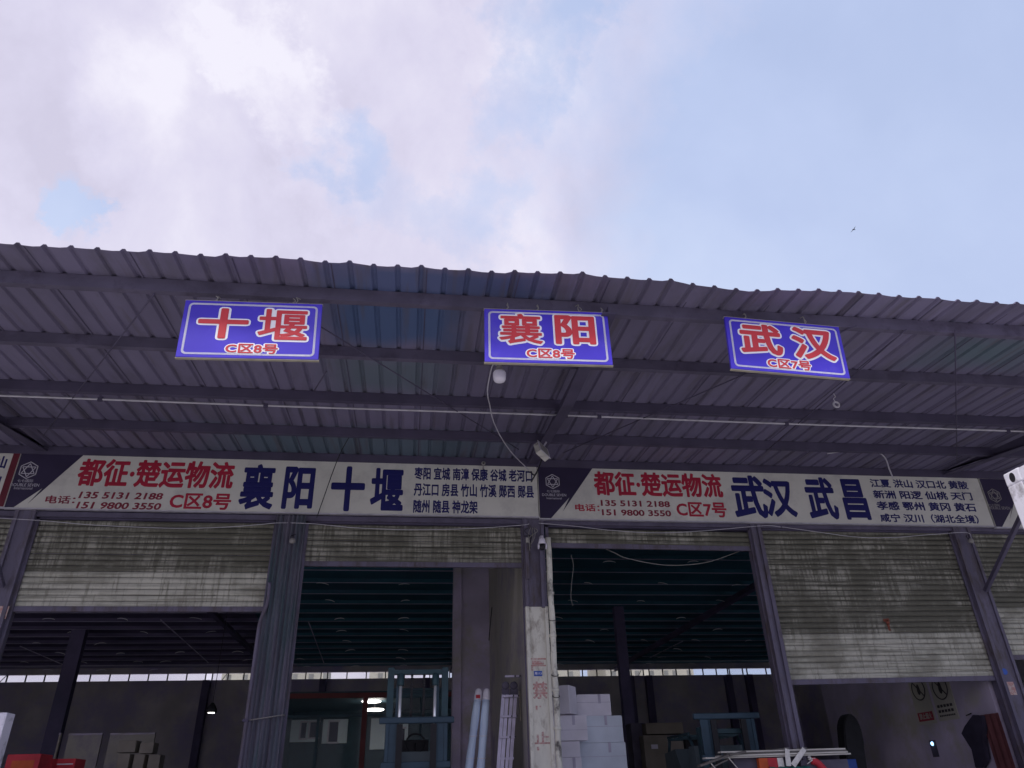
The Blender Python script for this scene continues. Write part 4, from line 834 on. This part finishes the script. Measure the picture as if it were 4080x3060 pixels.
for i, (x0, x1, y0, m, lab) in enumerate(((210, 245, 2920, 'carton_brown', 'narrow leftmost board leaning at the back'), (250, 410, 2920, 'purple_wall', 'wide grey board leaning at the back, left of the joint'), (417, 620, 2918, 'purple_wall', 'wide grey board leaning at the back, behind the stacked dark cartons'))):
    Y = 24; a = atY(x0, 3030, Y); b = atY(x1, y0, Y); t = thing('leaning_board', ((a.x+b.x)/2, Y, DK), lab, 'board', GB); bm = B(); box(bm, (a.x, Y, DK), (b.x, Y+.08, b.z), .006); mk('sheet', bm, 'olive_wall' if i else m, t)
    bm = B(); box(bm, (a.x, Y-.02, b.z-.05), (b.x, Y-.001, b.z)); mk('edging', bm, 'purple_wall', t)
GC = 'dark cartons at the back of the left doorway'
for (x0, y0, x1, y1, lab) in ((465, 2950, 545, 2998, 'dark carton on the upper row, left one'), (552, 2958, 615, 3002, 'dark carton on the upper row, right one'), (460, 3003, 520, 3064, 'dark carton on the lower row, left'), (524, 3006, 578, 3064, 'dark carton on the lower row, middle'), (583, 3006, 640, 3064, 'dark carton on the lower row, right end')):
    Y = 22.5; a, b = atY(x0, y1, Y), atY(x1, y0, Y); carton('carton', (a.x, Y, DK if y1 > 3060 else a.z), (b.x, Y+.45, b.z), 'carton_brown', lab, GC, tape=False)
# hanging dark lamp and white cabinet at left
p = atY(843, 2832, 20); t = thing('pendant_lamp', p, 'black pendant lamp with glowing white underside in the left doorway', 'lamp')
bm = B(); lathe(bm, [(.13, -.04), (.12, .04), (.07, .12), (.03, .18)], 20, p); mk('shade', bm, 'black', t); bm = B(); lathe(bm, [(.02, -.055), (.075, -.05), (.075, -.041)], 18, p); mk('diffuser', bm, 'lit', t)
bm = B(); tube(bm, [p+Vector((0, 0, .17)), (p.x, p.y, RZ-.003)], .008, 5); mk('cord', bm, 'black', t)
a = atY(30, 2838, 10.6); t = thing('steel_cabinet', (a.x-.5, 10.7, DK), 'pale lilac steel cabinet at the lower left edge of the photo', 'cabinet')
bm = B(); box(bm, (a.x-1.0, 10.6, DK), (a.x, 10.82, a.z), .012); mk('body', bm, 'cabinet_white', t); bm = B(); box(bm, (a.x-.96, 10.592, DK+.1), (a.x-.07, 10.5995, a.z-.07), .002); d_ = mk('door', bm, 'cabinet_white', t)
bm = B(); box(bm, (a.x-.14, 10.575, DK+.7), (a.x-.11, 10.5915, DK+.85), .003); mk('handle', bm, 'black', d_)

# load in front of the third doorway: crates below, plank bundle on top
YP = 12.45; pa, pb = atY(2880, 3000, YP), atY(3383, 2990, YP)
zr = pa.z-.07
t = thing('goods_stack', ((pa.x+pb.x)/2, YP, DK), 'dark mixed crates carrying the strapped planks', 'crates')
bm = B(); box(bm, (pa.x+.1, YP, DK), (pa.x+1.25, YP+.34, zr-.2), .01); box(bm, (pa.x+1.28, YP+.02, DK), (pb.x-.05, YP+.34, zr-.06), .01); box(bm, (pa.x+.2, YP+.1, zr-.199), (pa.x+1.25, YP+.34, zr-.002), .006); mk('crate', bm, 'dark_goods', t)
bm = B(); box(bm, (pa.x+.16, YP-.012, DK+.02), (pa.x+.25, YP-.001, zr-.22)); mk('corner_post', bm, 'carton_tape', t)
a, b = atY(3024, 3042, YP), atY(3118, 3016, YP)
t2 = thing('printed_box', ((a.x+b.x)/2, YP, a.z), 'red and orange printed box tucked under the planks', 'box')
for x0, x1, m, nm in ((0, .36, 'orange_goods', 'orange_label'), (.36, .75, 'red_goods', 'box'), (.75, 1., 'strap', 'white_label')):
    bm = B(); box(bm, (a.x+(b.x-a.x)*x0+.001, YP-.012, zr-.195), (a.x+(b.x-a.x)*x1-.001, YP+.08, b.z-.01), .002); mk(nm, bm, m, t2)
a, b = atY(3068, 3062, YP-.05), atY(3225, 3050, YP-.05)
bm = B(); n = 10
vs = [[bm.verts.new((a.x+(b.x-a.x)*i/n, YP-.06+j*.055, a.z-.12+(.14 if j else .13)+.012*math.sin(i*2.1+j)-(0 if j else .0))) for i in range(n+1)] for j in range(2)]
lo = [bm.verts.new((a.x+(b.x-a.x)*i/n, YP-.075+.01*math.sin(i*1.7), a.z-.35)) for i in range(n+1)]
for i in range(n): bm.faces.new((vs[0][i], vs[0][i+1], vs[1][i+1], vs[1][i])); bm.faces.new((lo[i], lo[i+1], vs[0][i+1], vs[0][i]))
bmesh.ops.solidify(bm, geom=bm.faces[:], thickness=.006); mk('green_tarp', bm, 'green_tarp', loc=(a.x, YP, DK), label='teal green tarpaulin edge at the bottom under the strapped planks', cat='tarpaulin')
a, b = atY(3232, 3030, YP), atY(3290, 3066, YP); bm = B(); tube(bm, spline([a, a.lerp(b, .5)+Vector((0, 0, .02)), b+Vector((.05, 0, -.1))]), [.03]+[.055]*14+[.06, .05], 10); t = thing('red_bag', a, 'red sack tied with white string at the right of the planks', 'bag'); mk('sack', bm, 'red_goods', t)
bm = B()
for q in range(7): tube(bm, spline([a, a+Vector((random.uniform(-.06, .04), -.03, random.uniform(-.02, .07))), a+Vector((random.uniform(-.12, .08), -.04, random.uniform(-.06, .1)))]), .007, 5)
mk('string', bm, 'strap', t)
t = thing('plank_bundle', ((pa.x+pb.x)/2, YP, pa.z-.06), 'bundle of pale planks bound with white tape on the dark crates', 'planks')
random.seed(11)
for i in range(6):
    z0 = pa.z-.068+.026*(i % 4); x0 = pa.x+random.uniform(-.06, .1)-(.32 if i == 0 else 0); x1 = pb.x-random.uniform(0, .1)*(i > 0)
    yy = YP+.02+(.16 if i > 3 else 0)+random.uniform(-.015, .02); tl = (pb.z-pa.z)*.9
    bm = B(); beam(bm, (x0, yy, z0), (x1, yy, z0+tl+random.uniform(-.006, .006)+.02), .14, .022); mk('plank', bm, 'plank' if i != 2 else 'plank_dark', t)
# bent broken sheet at the left end
e0, e1, e2 = atY(2965, 2995, YP-.08), atY(2900, 3010, YP-.08), atY(2785, 3052, YP-.08)
bm = B(); beam(bm, e0, e1, .16, .03, (0, 0, 1)); beam(bm, e1+Vector((-.01, 0, 0)), e2, .15, .03); beam(bm, e1+Vector((0, .02, -.05)), e2+Vector((.1, .02, -.06)), .12, .02); mk('bent_end', bm, 'plank_dark', t)
for px0, px1, px2, py2, w in ((3137, 3137, 3143, 3052, .075), (3205, 3190, 3160, 3050, .075)):
    a = atY(px0, 2984, YP-.07); b = atY(px1, 3005, YP-.075); c = atY(px2, py2, YP-.06); bm = B(); beam(bm, a+Vector((0, .3, .012)), a+Vector((0, -.005, .012)), w, .004); beam(bm, a, b, w, .004, (0, 1, 0)); beam(bm, b, c, w*1.1, .004, (0, 1, 0)); mk('tape_band', bm, 'strap', t)
for p0, p1, p2 in (((2898, 3008), (2902, 3018), (2940, 3062)), ((2828, 3032), (2832, 3040), (2850, 3062))):
    bm = B(); tube(bm, spline([atY(*p0, YP-.12), atY(*p1, YP-.14), atY(*p2, YP-.14)]), .008, 6); mk('string', bm, 'plank', t)
# dark rounded cover behind
Yc = 15.3; P_ = [(3362, 3070), (3362, 2890), (3368, 2862), (3378, 2845), (3388, 2842), (3402, 2850), (3418, 2868), (3432, 2900), (3443, 2950), (3446, 3000), (3446, 3070)]
pts = [atY(*q, Yc) for q in P_]; pts[0].z = pts[-1].z = DK
bm = B(); prism(bm, pts, (0, .3, 0)); bmesh.ops.bevel(bm, geom=bm.edges[:], offset=.02, segments=2, affect='EDGES'); t = thing('covered_drum', (pts[0].x+.2, Yc, DK), 'dark tall round-topped cover with a blue base right of the planks', 'cover'); mk('cover', bm, 'black', t)
a = atY(3385, 3025, 15.2); bm = B(); box(bm, (a.x-.1, 15.18, DK), (a.x+.12, 15.295, a.z), .01); mk('blue_base', bm, 'plate_blue', t)
# right partition wall: posters, red cloth, dark bag, led
XW = 10.6
def wx(px, py): return atX(px, py, XW)
zp = lambda x, y: (3540+x*.2471, 2650+y*.2471)
GP = 'prohibition posters on the right inner wall'
for i, (ax, ay, dx_, dy_, lab) in enumerate(((340, 290, 500, 960, 'poster with a red caption bar below its ban symbol'), (700, 285, 825, 900, 'poster with lines of text below its ban symbol'))):
    bx2 = ((640, 285, 785, 945), (960, 285, 1150, 870))[i]
    tl, bl_, brr = wx(*zp(ax, ay)), wx(*zp(dx_, dy_)), wx(*zp(bx2[2], bx2[3])); ya, yb = max(tl.y, bl_.y), brr.y; z0, z1 = (bl_.z+brr.z)/2, tl.z+.22
    t = thing('poster', (XW, (ya+yb)/2, z0), lab, 'poster', GP); hw = (ya-yb)
    bm = B(); box(bm, (XW-.006, yb, z0), (XW+.012, ya, z1)); mk('sheet', bm, 'poster', t)
    fr = (Vector((XW-.008, ya, z0)), Vector((0, -hw, 0)), Vector((0, 0, z1-z0)), Vector((-1, 0, 0)))
    bm = B(); cy, cz, rr_ = ya-hw*.5, z0+(z1-z0)*.64, hw*.36
    tube(bm, [(XW-.009, cy+rr_*math.cos(q*math.pi/12), cz+rr_*math.sin(q*math.pi/12)) for q in range(25)], .012, 6); tube(bm, [(XW-.009, cy+rr_*.7, cz+rr_*.7), (XW-.009, cy-rr_*.7, cz-rr_*.7)], .012, 6); prism(bm, [(XW-.011, cy+rr_*.25*math.cos(q), cz-.03+rr_*.5*math.sin(q)*(1.3 if q < 3 else .8)) for q in (0, .8, 1.57, 2.3, 3.14, 4, 4.7, 5.5)], (.004, 0, 0)); mk('ban_symbol', bm, 'poster_ink', t)
    if i == 0:
        bm = B(); box(bm, (XW-.010, yb+.04, z0+.06), (XW-.0065, ya-.04, z0+.06+(z1-z0)*.16)); mk('caption_bar', bm, 'board_red', t)
        lettering('caption', '禁止烟火', t, fr, .16, .86, .09, .20, 'poster', .02, .002, .004)
    else:
        bm = B()
        for r_ in range(3):
            for c_ in range(5 if r_ < 2 else 9):
                n_ = 5 if r_ < 2 else 9; w_ = hw*.8/n_; y_ = ya-hw*.1-c_*w_; z_ = z0+(z1-z0)*(.31-.10*r_); box(bm, (XW-.009, y_-w_*.75, z_-(.05 if r_ < 2 else .03)), (XW-.0065, y_, z_+.0)); 
        mk('text_lines', bm, 'poster_ink', t)
p = wx(3925, 2960); t = thing('red_cloth', (XW-.05, p.y, DK), 'faded red cloth strip hanging on the wall at the right doorway edge', 'cloth')
a, b = wx(*(3200+1790*.3978, 2400+1130*.3978)), wx(*(3200+1990*.3978, 2400+1600*.3978)); bm = B(); n = 12; vs = []
y0, y1 = a.y-.02, a.y-.5
for j in range(2): vs.append([bm.verts.new((XW-.04+.02*math.sin(i*1.5), y0+(y1-y0)*i/n, (a.z if j else 1.5))) for i in range(n+1)])
for i in range(n): bm.faces.new((vs[0][i], vs[0][i+1], vs[1][i+1], vs[1][i]))
bmesh.ops.solidify(bm, geom=bm.faces[:], thickness=.008); mk('cloth', bm, 'cloth_red', t)
a = wx(3200+1690*.3978, 2400+1130*.3978); t = thing('dark_coat', (XW-.1, a.y, a.z), 'dark coat hanging beside the red cloth on the right inner wall', 'coat')
bm = B(); r6p = lambda x, y: atX(3200+x*.3978, 2400+y*.3978, XW-.12)
prism(bm, [r6p(*q) for q in ((1690, 1125), (1735, 1142), (1790, 1130), (1805, 1250), (1793, 1400), (1835, 1570), (1790, 1660), (1720, 1660), (1690, 1470), (1645, 1410), (1578, 1312), (1612, 1235), (1662, 1190))], (.1, 0, 0)); bmesh.ops.bevel(bm, geom=bm.edges[:], offset=.014, segments=2, affect='EDGES'); mk('body', bm, 'coat', t); bm = B(); tube(bm, [(XW-.002, a.y, a.z+.03), (XW-.12, a.y, a.z-.005)], .012, 6); mk('hook', bm, 'black', t)
p = wx(3715, 2963); t = thing('led_indicator', p, 'small glowing blue white indicator on the right inner wall', 'indicator light'); bm = B(); lathe(bm, [(.005, .03), (.03, .02), (.04, 0)], 12, p, (0, R(-90), 0)); mk('lens', bm, 'led', t)
bm = B(); box(bm, (p.x-.001, p.y-.09, p.z-.24), (p.x+.02, p.y+.09, p.z+.06), .004); mk('box', bm, 'dark_goods', t)

# ================================================================ container truck at the right edge
cx, cy, ct = 5.06, 5.35, 3.90
t = thing('container_truck', (cx+1.22, 0, 0), 'white container on a trailer, only its corner showing at the right edge', 'truck')
bm = B(); zb_ = ct-2.59; yl = -6.7
for x in (cx+.04, cx+2.40):
    n = 44; prev = None
    for i in range(n*4+1):
        y = cy-.17-(cy-.34-yl)*i/(n*4); d = (0, 0, .036, .036)[i % 4]; xx = x+d if x < cx+1 else x-d
        cur = [bm.verts.new((xx, y, zb_+.16)), bm.verts.new((xx, y, ct-.12))]
        if prev: bm.faces.new((prev[0], cur[0], cur[1], prev[1]))
        prev = cur
box(bm, (cx+.03, yl, ct-.06), (cx+2.41, cy-.02, ct-.03)); box(bm, (cx+.03, yl, zb_+.1), (cx+2.41, cy-.02, zb_+.15)); box(bm, (cx+.16, yl+.02, zb_+.16), (cx+2.28, yl+.06, ct-.12))
box(bm, (cx+.003, yl+.17, ct-.115), (cx+.06, cy-.178, ct-.012)); box(bm, (cx+2.38, yl+.17, ct-.115), (cx+2.437, cy-.178, ct-.012)); box(bm, (cx+.003, yl+.17, zb_), (cx+.06, cy-.178, zb_+.16)); box(bm, (cx+2.38, yl+.17, zb_), (cx+2.437, cy-.178, zb_+.16))
box(bm, (cx+.163, cy-.08, ct-.11), (cx+2.277, cy-.01, ct-.004)); cbx = mk('container', bm, 'container', t)
for x in (cx+.002, cx+2.278):
    for y in (cy-.16, yl):
        bm = B(); box(bm, (x, y+.002, zb_+.12), (x+.16, y+.158, ct-.1205), .006); mk('corner_post', bm, 'container', cbx)
        for z in (ct-.12, zb_):
            bm = B(); box(bm, (x-.002, y-.016, z), (x+.162, y+.162, z+.118), .014)
            sx = x-.0035 if x < cx+1 else x+.1635
            cf = mk('corner_fitting', bm, 'container', cbx)
            bm = B(); prism(bm, [(sx, y+.073+.03*math.cos(q*.3142), z+.058+.042*math.sin(q*.3142)) for q in range(20)], (.003, 0, 0)); mk('slot', bm, 'black', cf)
for s in range(2):
    bm = B(); xx = cx+.18+s*1.05; box(bm, (xx, cy-.08, zb_+.17), (xx+1.02, cy-.03, ct-.13), .004); dr = mk('rear_door', bm, 'container', cbx)
    for q in (.3, .75): 
        bm = B(); tube(bm, [(xx+q, cy-.012, zb_+.18), (xx+q, cy-.012, ct-.14)], .017, 8); mk('lock_rod', bm, 'grey_zinc', dr)
bm = B()
for x in (cx+.7, cx+1.6): box(bm, (x, yl-.3, .85), (x+.14, cy-.1, zb_-.002))
for y in (4.8, 2.0, -2, -6): box(bm, (cx+.05, y, 1.0), (cx+2.38, y+.12, zb_-.003))
box(bm, (cx+.05, cy-.15, .55), (cx+2.38, cy-.06, .7), .01); mk('trailer_frame', bm, 'dark_goods', t)
for y in (4.1, 2.9, -6.2, -8.6):
    for x in (cx+.17, cx+2.25):
        bm = B(); lathe(bm, [(.27, -.14), (.46, -.14), (.5, -.1), (.5, .1), (.46, .14), (.27, .14)], 28, (x, y, .5), (0, R(90), 0)); wl_ = mk('wheel', bm, 'rubber', t); bm = B(); lathe(bm, [(.05, -.1), (.265, -.13), (.265, .13), (.05, .1)], 20, (x, y, .5), (0, R(90), 0)); mk('rim', bm, 'grey_zinc', wl_)
bm = B(); prism(bm, [(cx+.05, -7.1, .6), (cx+.05, -9.3, .6), (cx+.05, -9.35, 1.7), (cx+.05, -9.0, 3.0), (cx+.05, -7.1, 3.1)], (2.34, 0, 0)); cb = mk('cab', bm, 'plate_blue', t)
bm = B(); prism(bm, [(cx+.2, -9.362, 1.8), (cx+.2, -9.06, 2.85), (cx+2.2, -9.06, 2.85), (cx+2.2, -9.362, 1.8)], (0, -.012, -.003)); box(bm, (cx+.038, -8.9, 1.8), (cx+.048, -7.9, 2.7)); mk('cab_window', bm, 'black', cb)

# ================================================================ bird in the sky
p = C0+ray(3402, 915).normalized()*42
t = thing('flying_bird', p, 'tiny dark bird gliding in the sky above the right blue sign', 'bird')
bm = B(); tube(bm, spline([p+Vector((-.08, 0, 0)), p+Vector((-.03, 0, .006)), p+Vector((.03, 0, .006)), p+Vector((.1, 0, .0))]), [.005]+[.017]*20+[.012, .01, .007, .003], 8); mk('body', bm, 'black', t)
for s in (-1, 1):
    bm = B(); prism(bm, [p+Vector((.02, 0, .008)), p+Vector((.0, s*.12, .025)), p+Vector((-.04, s*.24, .01)), p+Vector((-.035, s*.11, .015)), p+Vector((-.03, 0, .006))], (0, 0, .008)); mk('wing', bm, 'black', t)
